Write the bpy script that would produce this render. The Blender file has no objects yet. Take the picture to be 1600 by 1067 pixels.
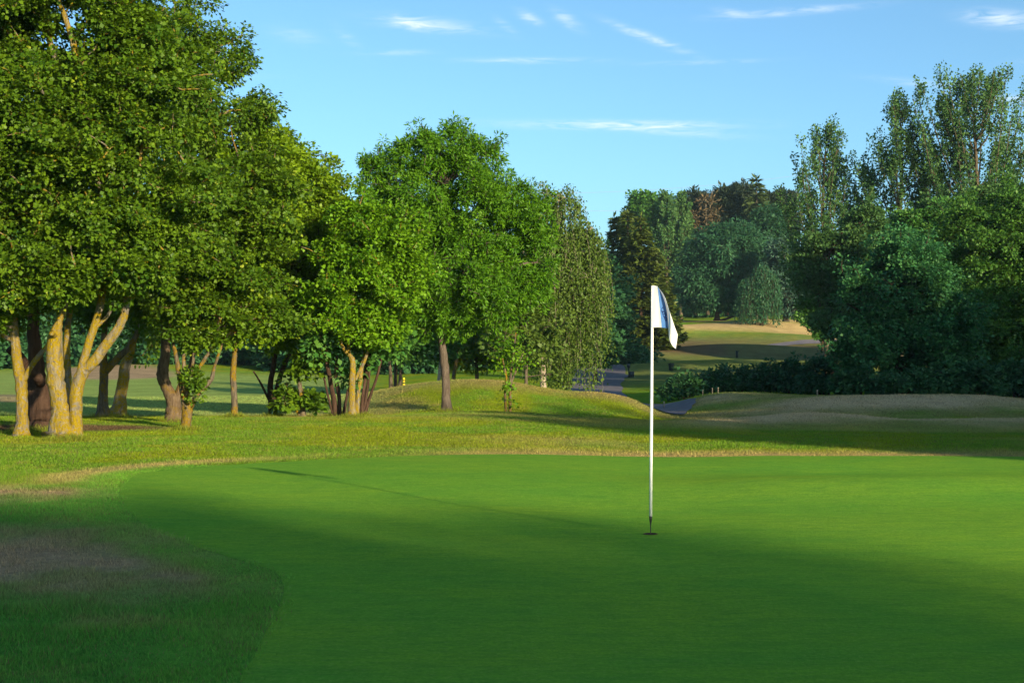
import bpy, math, random
import numpy as np
from mathutils import Vector

C = bpy.context.scene
COL = C.collection
R = math.radians
F_PX, HOR, EYE = 2222.0, 552.0, 1.6      # the photo's focal length and horizon row in its own pixels, eye height in metres

# ------------------------------------------------------------------ camera
cam_d = bpy.data.cameras.new('camera')
cam_d.sensor_width = 36.0
cam_d.lens = 36.0 * F_PX / 1600.0
cam_d.clip_end = 4000.0
cam_d.clip_start = 0.05
cam_d.shift_y = (HOR - 533.5) / 1600.0
cam = bpy.data.objects.new('camera', cam_d)
cam.location = (0, 0, EYE)
cam.rotation_euler = (R(90), 0, 0)
COL.objects.link(cam)
C.camera = cam

# ------------------------------------------------------------------ light
SUN_EL, SUN_AZ = 14.5, 144.5              # azimuth clockwise from +Y: low, behind the camera to the right
SKY_STRENGTH, SUN_STRENGTH = 0.102, 4.0
sl = bpy.data.lights.new('sun', 'SUN')
sl.energy = SUN_STRENGTH
sl.angle = R(1.0)
sl.color = (1.0, 0.82, 0.52)
sun = bpy.data.objects.new('sun', sl)
sdir = Vector((math.sin(R(SUN_AZ)) * math.cos(R(SUN_EL)), math.cos(R(SUN_AZ)) * math.cos(R(SUN_EL)), math.sin(R(SUN_EL))))
sun.rotation_euler = sdir.to_track_quat('Z', 'Y').to_euler()
sun.location = (30, -40, 30)
COL.objects.link(sun)

C.view_settings.view_transform = 'Standard'
C.view_settings.look = 'None'
C.view_settings.exposure = 1.32
C.view_settings.gamma = 1.0
C.view_settings.use_curve_mapping = False
C.render.engine = 'CYCLES'
C.cycles.max_bounces = 6
C.cycles.diffuse_bounces = 3
C.cycles.glossy_bounces = 2
C.cycles.transmission_bounces = 4
C.cycles.transparent_max_bounces = 6
C.cycles.use_denoising = True
C.cycles.sample_clamp_indirect = 6.0


class NT:
    """small helper for node trees"""
    def __init__(s, nt):
        s.nt = nt
        nt.nodes.clear()

    def n(s, t, **kw):
        nd = s.nt.nodes.new(t)
        for k, v in kw.items():
            setattr(nd, k, v)
        return nd

    def put(s, sock, v):
        if isinstance(v, bpy.types.NodeSocket):
            s.nt.links.new(v, sock)
        else:
            if isinstance(v, (tuple, list)) and len(v) == 3 and sock.type == 'RGBA':
                v = (*v, 1.0)
            sock.default_value = v

    def math(s, op, a, b=0.0, c=0.0, clamp=False):
        m = s.n('ShaderNodeMath', operation=op, use_clamp=clamp)
        s.put(m.inputs[0], a)
        s.put(m.inputs[1], b)
        s.put(m.inputs[2], c)
        return m.outputs[0]

    def mix(s, f, a, b, mode='MIX'):
        m = s.n('ShaderNodeMix', data_type='RGBA', blend_type=mode)
        s.put(m.inputs[0], f)
        s.put(m.inputs[6], a)
        s.put(m.inputs[7], b)
        return m.outputs[2]

    def noise(s, scale, detail=4, rough=.55, vec=None, dist=0.0):
        m = s.n('ShaderNodeTexNoise')
        m.inputs['Scale'].default_value = scale
        m.inputs['Detail'].default_value = detail
        m.inputs['Roughness'].default_value = rough
        m.inputs['Distortion'].default_value = dist
        if vec is not None:
            s.nt.links.new(vec, m.inputs['Vector'])
        return m.outputs[0]

    def mapping(s, vec, scale=(1, 1, 1), rot=(0, 0, 0)):
        m = s.n('ShaderNodeMapping')
        m.inputs['Scale'].default_value = scale
        m.inputs['Rotation'].default_value = rot
        s.nt.links.new(vec, m.inputs['Vector'])
        return m.outputs[0]

    def ramp(s, fac, lo, hi):
        m = s.n('ShaderNodeMapRange')
        s.put(m.inputs[0], fac)
        m.inputs[1].default_value = lo
        m.inputs[2].default_value = hi
        return m.outputs[0]


# ------------------------------------------------------------------ sky with cirrus
w = bpy.data.worlds.new('World')
C.world = w
w.use_nodes = True
T = NT(w.node_tree)
sky = T.n('ShaderNodeTexSky', sky_type='NISHITA')
sky.sun_disc = False
sky.sun_elevation = R(SUN_EL)
sky.sun_rotation = R(SUN_AZ)
sky.air_density = 0.8
sky.dust_density = 1.5
sky.ozone_density = 4.0
skyc = T.n('ShaderNodeHueSaturation')
skyc.inputs['Saturation'].default_value = 0.98
T.put(skyc.inputs['Color'], T.mix(1.0, sky.outputs[0], (.86, 1.02, .92), 'MULTIPLY'))
tc = T.n('ShaderNodeTexCoord')
sep = T.n('ShaderNodeSeparateXYZ')
T.put(sep.inputs[0], tc.outputs['Generated'])
az = T.math('ARCTAN2', sep.outputs[0], sep.outputs[1])
el = T.math('ARCSINE', sep.outputs[2])
cv = T.n('ShaderNodeCombineXYZ')
T.put(cv.inputs[0], T.math('MULTIPLY', az, 14.0))
T.put(cv.inputs[1], T.math('MULTIPLY', el, 95.0))
wis = T.noise(2.4, 6, .62, cv.outputs[0], 1.1)
wis = T.math('MULTIPLY', T.ramp(wis, .34, .72), 1.0, clamp=True)
# cirrus wisps: azimuth, elevation, length, thickness (photo pixels as angles), tilt in degrees, opacity
WISPS = [(668, 39, 70, 9, -5, .75), (640, 36, 30, 8, -12, .5), (828, 28, 17, 7, -25, .8), (885, 31, 22, 8, -30, .8), (1015, 60, 58, 6, -21, .8),
         (790, 42, 18, 6, -35, .35), (1235, 19, 95, 5, 2, .75), (1140, 19, 20, 5, -10, .5), (1568, 30, 48, 10, -8, 1.0),
         (1590, 155, 36, 5, -4, .75), (1440, 131, 70, 5, -9, .35), (825, 95, 85, 4, 0, .55), (960, 196, 150, 6, -1, 1.1),
         (1060, 207, 90, 6, -5, .45), (620, 83, 50, 4, 2, .3), (460, 55, 40, 12, -10, .22), (545, 62, 25, 8, -40, .25),
         (1100, 98, 90, 3, 0, .28), (300, 120, 90, 6, 3, .3), (1750, 80, 90, 7, 3, .6), (-60, 60, 120, 8, -4, .5)]
tot = None
for (px, py, L, th, tilt, op) in WISPS:
    a0 = math.atan((px - 800) / F_PX)
    e0 = math.atan((HOR - py) / F_PX * math.cos(a0))
    dx = T.math('SUBTRACT', az, a0)
    dy = T.math('SUBTRACT', el, e0)
    c_, s_ = math.cos(R(tilt)), math.sin(R(tilt))
    u = T.math('MULTIPLY_ADD', dx, c_, T.math('MULTIPLY', dy, s_))
    v = T.math('MULTIPLY_ADD', dy, c_, T.math('MULTIPLY', dx, -s_))
    u = T.math('MULTIPLY', u, F_PX / L)
    v = T.math('MULTIPLY', v, F_PX / th)
    q = T.math('MULTIPLY_ADD', u, u, T.math('MULTIPLY', v, v))
    g = T.math('MULTIPLY', T.math('EXPONENT', T.math('MULTIPLY', q, -1.0)), op)
    tot = g if tot is None else T.math('ADD', tot, g)
cl = T.math('MULTIPLY', tot, wis, clamp=True)
cl = T.math('MULTIPLY', cl, 0.9)
skycol = T.mix(cl, skyc.outputs[0], (4.2, 4.6, 5.0))
bg = T.n('ShaderNodeBackground')
T.put(bg.inputs['Color'], skycol)
bg.inputs['Strength'].default_value = SKY_STRENGTH
wo = T.n('ShaderNodeOutputWorld')
T.put(wo.inputs[0], bg.outputs[0])

# ------------------------------------------------------------------ mesh helpers


def mesh_np(name, V, F4=None, F3=None, mats=(), matidx=None, attrs=None, cols=None, smooth=False):
    me = bpy.data.meshes.new(name)
    V = np.asarray(V, dtype=np.float32)
    F4 = np.zeros((0, 4), np.int32) if F4 is None else np.asarray(F4, np.int32)
    F3 = np.zeros((0, 3), np.int32) if F3 is None else np.asarray(F3, np.int32)
    n4, n3 = len(F4), len(F3)
    me.vertices.add(len(V))
    me.vertices.foreach_set('co', V.ravel())
    me.loops.add(n4 * 4 + n3 * 3)
    me.loops.foreach_set('vertex_index', np.concatenate([F4.ravel(), F3.ravel()]).astype(np.int32))
    me.polygons.add(n4 + n3)
    st = np.concatenate([np.arange(n4) * 4, n4 * 4 + np.arange(n3) * 3]).astype(np.int32)
    me.polygons.foreach_set('loop_start', st)
    for m in mats:
        me.materials.append(m)
    if matidx is not None:
        me.polygons.foreach_set('material_index', np.asarray(matidx, np.int32))
    me.update(calc_edges=True)
    if smooth:
        me.polygons.foreach_set('use_smooth', np.ones(n4 + n3, dtype=bool))
    for k, a in (attrs or {}).items():
        at = me.attributes.new(k, 'FLOAT', 'POINT')
        at.data.foreach_set('value', np.asarray(a, np.float32))
    if cols is not None:
        at = me.attributes.new('col', 'FLOAT_COLOR', 'POINT')
        c4 = np.ones((len(V), 4), np.float32)
        c4[:, :3] = cols
        at.data.foreach_set('color', c4.ravel())
    return me


def link(name, me, parent=None, loc=None):
    o = bpy.data.objects.new(name, me)
    COL.objects.link(o)
    if parent is not None:
        o.parent = parent
    if loc is not None:
        o.location = loc
    return o


def tag(o, label=None, cat=None, group=None, kind=None):
    if label: o['label'] = label
    if cat: o['category'] = cat
    if group: o['group'] = group
    if kind: o['kind'] = kind
    return o


def thing(name, label, cat, loc, group=None):
    o = bpy.data.objects.new(name, None)
    o.empty_display_size = .3
    COL.objects.link(o)
    o.location = loc
    return tag(o, label, cat, group)


def copy_tree(root, loc, rz, sc, label, group=None):
    r = root.copy()
    COL.objects.link(r)
    r.location = loc
    r.rotation_euler = (0, 0, rz)
    r.scale = sc
    r['label'] = label
    if group: r['group'] = group
    elif 'group' in r: del r['group']
    for ch in root.children:
        c = ch.copy()
        COL.objects.link(c)
        c.parent = r
    return r


class MB:
    """collects shells into one mesh"""
    def __init__(s):
        s.V, s.F4, s.F3, s.n, s.m4, s.m3 = [], [], [], 0, [], []

    def add(s, V, F4=None, F3=None, mi=0):
        V = np.asarray(V, float)
        s.V.append(V)
        if F4 is not None and len(F4):
            s.F4.append(np.asarray(F4) + s.n); s.m4.append(np.full(len(F4), mi))
        if F3 is not None and len(F3):
            s.F3.append(np.asarray(F3) + s.n); s.m3.append(np.full(len(F3), mi))
        s.n += len(V)

    def build(s, name, mats, smooth=False, origin=(0, 0, 0)):
        V = np.concatenate(s.V) - np.asarray(origin)
        F4 = np.concatenate(s.F4) if s.F4 else None
        F3 = np.concatenate(s.F3) if s.F3 else None
        mi = np.concatenate((s.m4 or [np.zeros(0)]) + (s.m3 or [np.zeros(0)]))
        return mesh_np(name, V, F4, F3, mats, mi, smooth=smooth)


def catmull(P, k=5):
    P = np.asarray(P, float)
    if len(P) < 3:
        t = np.linspace(0, 1, k + 1)[:, None]
        return P[0] * (1 - t) + P[-1] * t
    Q = np.vstack([2 * P[0] - P[1], P, 2 * P[-1] - P[-2]])
    out = []
    t = np.linspace(0, 1, k, endpoint=False)[:, None]
    for i in range(1, len(Q) - 2):
        a, b, c, d = Q[i - 1], Q[i], Q[i + 1], Q[i + 2]
        out.append(.5 * ((2 * b) + (-a + c) * t + (2 * a - 5 * b + 4 * c - d) * t ** 2 + (-a + 3 * b - 3 * c + d) * t ** 3))
    out.append(P[-1:])
    return np.concatenate(out)


def tube(pts, rad, n=8, rng=None, lump=0.0, cap=True):
    pts = np.asarray(pts, float)
    rad = np.asarray(rad, float)
    m = len(pts)
    tg = np.gradient(pts, axis=0)
    tg /= np.linalg.norm(tg, axis=1)[:, None] + 1e-9
    ref = np.array([1.0, 0, 0]) if abs(tg[0][0]) < .9 else np.array([0, 1.0, 0])
    u = np.cross(tg[0], ref); u /= np.linalg.norm(u)
    th = np.linspace(0, 2 * np.pi, n, endpoint=False)
    V = np.zeros((m, n, 3))
    ph = rng.uniform(0, 6.28, 6) if rng is not None else None
    for i in range(m):
        u = u - tg[i] * np.dot(u, tg[i]); u /= np.linalg.norm(u) + 1e-9
        v = np.cross(tg[i], u)
        r = np.full(n, rad[i])
        if lump and rng is not None:
            z = i / max(1, m - 1) * 9
            r = r * (1 + lump * (np.sin(2 * th + ph[0] + z * .7) * .5 + np.sin(3 * th + ph[1] - z * .9) * .4 + np.sin(5 * th + ph[2] + z * 1.3) * .25 + .5 * np.sin(z * 1.7 + ph[3])))
        V[i] = pts[i] + (np.cos(th)[:, None] * u + np.sin(th)[:, None] * v) * r[:, None]
    i, j = np.meshgrid(np.arange(m - 1), np.arange(n), indexing='ij')
    a = (i * n + j).ravel(); b = (i * n + (j + 1) % n).ravel()
    F4 = np.stack([a, b, b + n, a + n], 1)
    V = V.reshape(-1, 3)
    F3 = None
    if cap:
        V = np.vstack([V, pts[-1], pts[0]])
        k = np.arange(n)
        t0 = (m - 1) * n
        F3 = np.concatenate([np.stack([t0 + k, t0 + (k + 1) % n, np.full(n, m * n)], 1), np.stack([(k + 1) % n, k, np.full(n, m * n + 1)], 1)])
    return V, F4, F3


def box(c, s, rz=0.0):
    x, y, z = np.asarray(s) / 2
    V = np.array([(-x, -y, -z), (x, -y, -z), (x, y, -z), (-x, y, -z), (-x, -y, z), (x, -y, z), (x, y, z), (-x, y, z)])
    ca, sa = math.cos(rz), math.sin(rz)
    V = V @ np.array([[ca, sa, 0], [-sa, ca, 0], [0, 0, 1]]) + np.asarray(c)
    return V, np.array([(0, 3, 2, 1), (4, 5, 6, 7), (0, 1, 5, 4), (1, 2, 6, 5), (2, 3, 7, 6), (3, 0, 4, 7)])


def lathe(prof, n=16, c=(0, 0, 0)):
    prof = np.asarray(prof, float)
    th = np.linspace(0, 2 * np.pi, n, endpoint=False)
    V = np.stack([prof[:, 0][:, None] * np.cos(th), prof[:, 0][:, None] * np.sin(th), np.repeat(prof[:, 1][:, None], n, 1)], -1).reshape(-1, 3) + np.asarray(c)
    m = len(prof)
    i, j = np.meshgrid(np.arange(m - 1), np.arange(n), indexing='ij')
    a = (i * n + j).ravel(); b = (i * n + (j + 1) % n).ravel()
    return V, np.stack([a, b, b + n, a + n], 1)


def vnoise(x, y, seed=0):
    x = np.asarray(x, float); y = np.asarray(y, float)
    xi = np.floor(x).astype(np.int64); yi = np.floor(y).astype(np.int64)
    fx = x - xi; fy = y - yi
    fx = fx * fx * (3 - 2 * fx); fy = fy * fy * (3 - 2 * fy)

    def h(a, b):
        k = (a * 374761393 + b * 668265263 + seed * 974634777) & 0xFFFFFFFF
        k = ((k ^ (k >> 13)) * 1274126177) & 0xFFFFFFFF
        return ((k ^ (k >> 16)) & 0xFFFF) / 65535.0
    a, b, c, d = h(xi, yi), h(xi + 1, yi), h(xi, yi + 1), h(xi + 1, yi + 1)
    return (a * (1 - fx) + b * fx) * (1 - fy) + (c * (1 - fx) + d * fx) * fy


def fbm(x, y, seed=0, o=4):
    s, a, t = 0.0, 1.0, 0.0
    for k in range(o):
        s = s + a * vnoise(x * 2 ** k, y * 2 ** k, seed + k)
        t += a; a *= .5
    return s / t


def sstep(x, a, b):
    t = np.clip((x - a) / (b - a), 0, 1)
    return t * t * (3 - 2 * t)


# ------------------------------------------------------------------ terrain height
PROF = {   # column (photo pixel) -> (distance, height)
    -300: [(5, 0), (30, .05), (36, .02), (44, -.45), (60, -.55), (80, -.35), (100, .2), (140, 1.6), (200, 3.5), (300, 8), (480, 14)],
    250: [(5, 0), (30, .05), (36, .02), (44, -.45), (60, -.55), (80, -.35), (100, .2), (140, 1.6), (200, 3.5), (300, 8), (480, 14)],
    420: [(5, 0), (37, 0), (44, -.5), (60, -.45), (80, -.3), (100, 0), (140, 1.2), (200, 3.5), (300, 8), (480, 14)],
    570: [(5, 0), (37, 0), (43, -.45), (52, -.0), (58, 0), (68, -.4), (100, -.2), (140, 1), (200, 4), (300, 8), (480, 14)],
    640: [(5, 0), (40, 0), (44, -.45), (52, .52), (59, .3), (70, -.4), (100, -.2), (140, 1), (200, 4), (300, 8), (480, 14)],
    730: [(5, 0), (41, 0), (45, -.4), (52, .82), (59, .3), (70, -.4), (100, -.2), (140, 1), (200, 4), (300, 8), (480, 14)],
    800: [(5, 0), (41, 0), (45, -.45), (52, .72), (59, .25), (70, -.4), (100, -.2), (140, .8), (200, 4), (300, 8), (480, 14)],
    870: [(5, 0), (39, -.03), (45, -.55), (52, .35), (60, -.3), (70, -.8), (100, -.3), (140, .8), (200, 4), (300, 8), (480, 14)],
    950: [(5, 0), (37, -.06), (45, -.55), (52, .46), (58, -.75), (70, -1.0), (85, -.72), (110, -.05), (132, .35), (148, 1.3), (165, 2.1), (178, 3.7), (192, 5.1), (207, 6.2), (222, 7), (260, 8.5), (480, 14)],
    1000: [(5, 0), (36, -.08), (45, -.55), (52, .16), (57, -.8), (64, -1.0), (72, -.98), (85, -.7), (105, -.05), (120, .35), (132, .5), (148, 1.35), (165, 2.15), (178, 3.7), (192, 5.1), (207, 6.2), (222, 7), (260, 8.5), (480, 14)],
    1040: [(5, 0), (36, -.08), (45, -.65), (52, -.85), (60, -.95), (68, -.9), (80, -.7), (100, -.1), (116, .35), (132, .55), (148, 1.4), (165, 2.2), (178, 3.7), (192, 5.1), (207, 6.2), (222, 7), (260, 8.5), (480, 14)],
    1100: [(5, 0), (36, -.08), (44, -.5), (52, -.7), (58, -.35), (63, -.02), (68, -.35), (80, -.6), (100, -.05), (116, .4), (132, .6), (148, 1.5), (165, 2.3), (178, 3.7), (192, 5.4), (207, 6.3), (222, 7), (260, 8.5), (480, 14)],
    1180: [(5, 0), (27, -.02), (33, -.24), (39, -.1), (47, -.75), (56, -.3), (63, -.02), (68, -.35), (80, -.6), (100, 0), (116, .4), (132, .6), (148, 1.5), (165, 2.2), (178, 3.5), (192, 5.4), (207, 6.3), (222, 7), (260, 8.5), (480, 14)],
    1260: [(5, 0), (27, -.02), (33, -.26), (40, .10), (45.5, -.85), (53, .02), (58, -.15), (64, -.3), (70, -.5), (100, 0), (132, .6), (148, 1.4), (165, 2.2), (178, 3.3), (192, 5), (207, 6), (222, 7), (260, 8.5), (480, 14)],
    1340: [(5, 0), (27, -.02), (33, -.24), (40, -.02), (45.5, -.85), (53, .06), (58, -.1), (64, -.4), (80, -.6), (110, 0), (140, 1), (200, 4), (260, 8), (480, 14)],
    1420: [(5, 0), (27, -.02), (33, -.24), (39, -.14), (45.5, -.85), (53, .1), (58, -.1), (64, -.4), (80, -.6), (110, 0), (140, 1), (200, 4), (260, 8), (480, 14)],
    1530: [(5, 0), (27, -.02), (33, -.24), (39, -.1), (45.5, -.85), (53, .08), (58, -.1), (64, -.4), (80, -.6), (110, 0), (140, 1), (200, 4), (260, 8), (480, 14)],
    1620: [(5, 0), (27, -.02), (33, -.24), (39, -.1), (45.5, -.85), (53, -.15), (58, -.3), (64, -.5), (80, -.6), (110, 0), (140, 1), (200, 4), (260, 8), (480, 14)],
    1950: [(5, 0), (34, -.05), (44, -.3), (64, -.4), (80, -.4), (110, .2), (140, 1.2), (200, 4), (260, 8), (480, 14)],
}
PXG = np.arange(-320, 1961, 10.0)
LYG = np.linspace(math.log(5), math.log(480), 560)
cols_ = sorted(PROF)
_tab = np.array([np.interp(np.exp(LYG), *zip(*PROF[c])) for c in cols_])
ZT = np.array([np.interp(PXG, cols_, _tab[:, k]) for k in range(len(LYG))]).T


def _gs(A, ax, s):
    r = int(s * 3)
    k = np.exp(-.5 * (np.arange(-r, r + 1) / s) ** 2); k /= k.sum()
    pad = [(0, 0), (0, 0)]; pad[ax] = (r, r)
    return np.apply_along_axis(lambda v: np.convolve(v, k, 'valid'), ax, np.pad(A, pad, mode='edge'))


ZT = _gs(_gs(ZT, 1, 5.0), 0, 2.6)


def H(x, y):
    """terrain height"""
    x = np.asarray(x, float); y = np.asarray(y, float)
    yy = np.clip(y, 5.0, 479.0)
    px = np.clip(800 + x / yy * F_PX, PXG[0], PXG[-1] - .01)
    i = (px - PXG[0]) / 10.0
    j = (np.log(yy) - LYG[0]) / (LYG[1] - LYG[0])
    i0 = np.clip(np.floor(i).astype(int), 0, len(PXG) - 2); j0 = np.clip(np.floor(j).astype(int), 0, len(LYG) - 2)
    fi, fj = i - i0, j - j0
    z = (ZT[i0, j0] * (1 - fi) + ZT[i0 + 1, j0] * fi) * (1 - fj) + (ZT[i0, j0 + 1] * (1 - fi) + ZT[i0 + 1, j0 + 1] * fi) * fj
    # soft rolls of the putting surface
    z = z + .15 * np.exp(-(((x - 5.2) / 3.6) ** 2 + ((y - 16.9) / 1.3) ** 2)) - .05 * np.exp(-(((x - 4.5) / 3.2) ** 2 + ((y - 19.6) / 1.1) ** 2))
    z = z + .05 * np.exp(-(((x + .5) / 3.0) ** 2 + ((y - 19.5) / 2.2) ** 2)) - .05 * np.exp(-(((x - 1.5) / 3.0) ** 2 + ((y - 15.5) / 1.6) ** 2))
    z = z + .06 * (fbm(x / 6.0, y / 6.0, 5, 2) - .5) * sstep(y, 24, 34)
    z = z + 1.0 * (fbm(x / 15.0, y / 11.0, 8, 2) - .5) * sstep(y, 90, 130)
    for mx, my, rx, ry, hh in ((13, 118, 9, 5, .7), (22, 128, 8, 4, .6), (10, 142, 9, 5, .9), (24, 150, 12, 5, .9), (34, 176, 10, 5, .8), (18, 184, 9, 5, .7), (42, 196, 14, 5, .9)):
        z = z + hh * np.exp(-(((x - mx) / rx) ** 2 + ((y - my) / ry) ** 2))
    return z


def G3(px, Y):
    x = (px - 800) / F_PX * Y
    return np.array([x, Y, float(H(x, Y))])


def P3(px, py, Y):
    return np.array([(px - 800) / F_PX * Y, Y, EYE - (py - HOR) / F_PX * Y])


# putting green outline (metres), from its edge in the photo
def flat_pt(px, py):
    Y = EYE * F_PX / (py - HOR)
    return ((px - 800) / F_PX * Y, Y)


_gl = [flat_pt(*p) for p in [(1250, 711), (1050, 710), (850, 710), (700, 712), (560, 717), (430, 724), (320, 732), (235, 741), (196, 752), (187, 770), (196, 792), (225, 822), (290, 850), (360, 872), (422, 890), (441, 909), (443, 928), (434, 952), (415, 988), (395, 1030), (375, 1067)]]
_gl += [(-1.0, 5.6), (-.3, 4.6), (1.2, 3.9), (4, 3.6), (8, 4.5), (11.5, 7.5), (13, 12), (12.5, 17), (10.5, 20.6), (8, 22.2)]
GREEN = catmull(np.array(_gl + _gl[:1]), 6)[:-1]


def in_green(x, y):
    x = np.asarray(x, float); y = np.asarray(y, float)
    ins = np.zeros(x.shape, bool)
    A = GREEN; B = np.roll(GREEN, -1, 0)
    for (x0, y0), (x1, y1) in zip(A, B):
        c = ((y0 > y) != (y1 > y))
        if y1 != y0:
            ins ^= c & (x < (x1 - x0) * (y - y0) / (y1 - y0) + x0)
    return ins


def d_green(x, y):
    d = np.full(np.shape(x), 1e9)
    for (x0, y0) in GREEN[::2]:
        d = np.minimum(d, (x - x0) ** 2 + (y - y0) ** 2)
    return np.sqrt(d)


def mixc(c, m, k):
    return c * (1 - m[:, None]) + np.array(k) * m[:, None]


def ground_col(x, y):
    """albedo of the turf: green lawn, parched grass, bare earth"""
    x = np.asarray(x, float); y = np.asarray(y, float)
    px = 800 + x / np.maximum(y, 5) * F_PX
    z = H(x, y)
    n1 = fbm(x / 1.7, y / 2.3, 11, 4); n2 = fbm(x / 6., y / 5., 21, 3); n3 = fbm(x / .5, y / .6, 31, 3)
    c = np.tile(np.array((.118, .215, .018)), (len(x), 1))
    c = mixc(c, sstep(n1, .42, .66) * .7, (.190, .225, .008))
    c = mixc(c, sstep(n3, .55, .75) * .35, (.26, .24, .035))
    # parched strip round the green, wide on its far side
    dg = d_green(x, y)
    far = sstep(y, 19.5, 22.5)
    strip = (1 - sstep(dg, .25, 1.6 + 1.3 * n2)) * far * sstep(px, 500, 900)
    strip = np.maximum(strip, (1 - sstep(np.abs(dg - .75), .1, .55)) * sstep(y, 16.6, 17.6) * (1 - sstep(px, 250, 620)) * .9)
    strip = np.maximum(strip, sstep(n2, .45, .62) * .55 * sstep(y, 23, 27) * (1 - sstep(y, 32, 40)) * sstep(px, 620, 900))
    c = mixc(c, strip * (.55 + .45 * n3), (.36, .27, .11))
    # near rough left of the green: deep green with a worn patch
    near = (1 - sstep(y, 15, 17.6)) * (x < 2)
    c = mixc(c, near, (.080, .235, .034))
    c = mixc(c, near * sstep(n3, .5, .7) * .6, (.14, .26, .04))
    wx, wy = flat_pt(30, 880)
    worn = np.exp(-(((x - wx) / 2.2) ** 2 + ((y - wy) / 2.3) ** 2))
    wx, wy = flat_pt(290, 905)
    worn = np.maximum(worn, .62 * np.exp(-(((x - wx) / .9) ** 2 + ((y - wy) / .7) ** 2)))
    wx, wy = flat_pt(0, 775)
    worn = np.maximum(worn, .95 * np.exp(-(((x - wx) / 1.4) ** 2 + ((y - wy) / .9) ** 2)))
    wm = sstep(worn + .9 * (n1 - .5) + .7 * (n3 - .5), .1, 1.0) * .85
    c = mixc(c, wm * (y < 19), (.36, .22, .145))
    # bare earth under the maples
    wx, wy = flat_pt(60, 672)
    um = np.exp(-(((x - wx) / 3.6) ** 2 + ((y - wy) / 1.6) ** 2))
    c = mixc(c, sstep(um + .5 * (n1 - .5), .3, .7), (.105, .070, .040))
    # crests of the mounds dry out
    rise = z - (H(x, y - 3.0) + H(x, y + 3.0)) / 2
    m = sstep(rise + .12 * (n1 - .5), .05, .26) * sstep(y, 30, 36) * (1 - sstep(y, 62, 72))
    c = mixc(c, m * .8, (.300, .220, .095))
    m = sstep(n2 + .15 * n3, .5, .72) * sstep(y, 33, 38) * (1 - sstep(y, 58, 64)) * .55
    c = mixc(c, m, (.260, .195, .090))
    rise5 = z - (H(x, y - 4.0) + H(x, y + 4.0)) / 2
    m = sstep(px, 1000, 1150) * sstep(y, 30, 35) * (1 - sstep(y, 60, 66)) * sstep(rise5 + .3 * (n1 - .5), -.12, .22)  # right crests: dry tan, lightened to stand for partial sun
    c = mixc(c, m * .9, (.50, .36, .21))
    m = (1 - sstep(px, 520, 620)) * sstep(y, 44, 50) * (1 - sstep(y, 96, 110)) * .8  # left fairway: its sunlit look put into a paler green
    c = mixc(c, m, (.22, .30, .09))
    m = sstep(y, 84, 96) * (1 - sstep(y, 172, 182)) * sstep(px, 860, 900) * (.45 + .4 * fbm(x / 12., y / 8., 61, 3))
    c = mixc(c, m, (.135, .140, .062))
    # mown collar round the green
    m = (1 - sstep(dg, .35, .7)) * (y < 20)
    c = mixc(c, m * .6, (.105, .280, .034))
    # far fairway: tan mounds, brown rough band, sandy patch on the left
    m = sstep(y, 136, 146) * (1 - sstep(y, 168, 176)) * (.55 + .45 * sstep(fbm(x / 9., y / 9., 51, 3), .35, .6)) * sstep(px, 880, 960)
    c = mixc(c, m, (.150, .105, .055))
    m = sstep(y, 176, 184) * (1 - sstep(y, 212, 218)) * sstep(fbm(x / 30., y / 9., 41, 3), .32, .56) * (px > 850)
    c = mixc(c, m, (.40, .29, .13))
    m = np.exp(-(((px - 180) / 110) ** 2 + ((y - 100) / 11) ** 2))
    c = mixc(c, sstep(m + .3 * (n2 - .5), .3, .6), (.29, .215, .135))
    m = np.exp(-(((px - 10) / 50) ** 2 + ((y - 66) / 5) ** 2))
    c = mixc(c, sstep(m + .3 * (n2 - .5), .3, .6) * .8, (.2, .15, .11))
    return c


# ------------------------------------------------------------------ materials
def new_mat(name):
    m = bpy.data.materials.new(name)
    m.use_nodes = True
    return m, NT(m.node_tree)


def out(T, sh, disp=None):
    o = T.n('ShaderNodeOutputMaterial')
    T.put(o.inputs['Surface'], sh)


def principled(T, col, rough=.8, spec=.3, bump=None, bstr=.3, bdist=.02):
    b = T.n('ShaderNodeBsdfPrincipled')
    T.put(b.inputs['Base Color'], col)
    T.put(b.inputs['Roughness'], rough)
    b.inputs['Specular IOR Level'].default_value = spec
    if bump is not None:
        bp = T.n('ShaderNodeBump')
        bp.inputs['Strength'].default_value = bstr
        bp.inputs['Distance'].default_value = bdist
        T.put(bp.inputs['Height'], bump)
        T.put(b.inputs['Normal'], bp.outputs[0])
    return b.outputs[0]


def m_turf():
    m, T = new_mat('turf')
    at = T.n('ShaderNodeAttribute', attribute_name='col')
    geo = T.n('ShaderNodeNewGeometry')
    n1 = T.noise(9.0, 6, .7, geo.outputs['Position'])
    n2 = T.noise(.7, 4, .6, geo.outputs['Position'])
    n3 = T.noise(60.0, 3, .7, geo.outputs['Position'])
    k = T.math('MULTIPLY', T.ramp(n1, .25, .75), 0.75)
    k = T.math('ADD', k, T.math('MULTIPLY', T.ramp(n2, .3, .7), .35))
    k = T.math('ADD', k, .45)
    cmb = T.n('ShaderNodeCombineXYZ')
    for i in range(3):
        T.put(cmb.inputs[i], k)
    col = T.mix(1.0, at.outputs['Color'], cmb.outputs[0], 'MULTIPLY')
    h = T.math('ADD', n1, T.math('MULTIPLY', n3, .4))
    out(T, principled(T, col, .95, .0, h, .9, .05))
    return m


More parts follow.
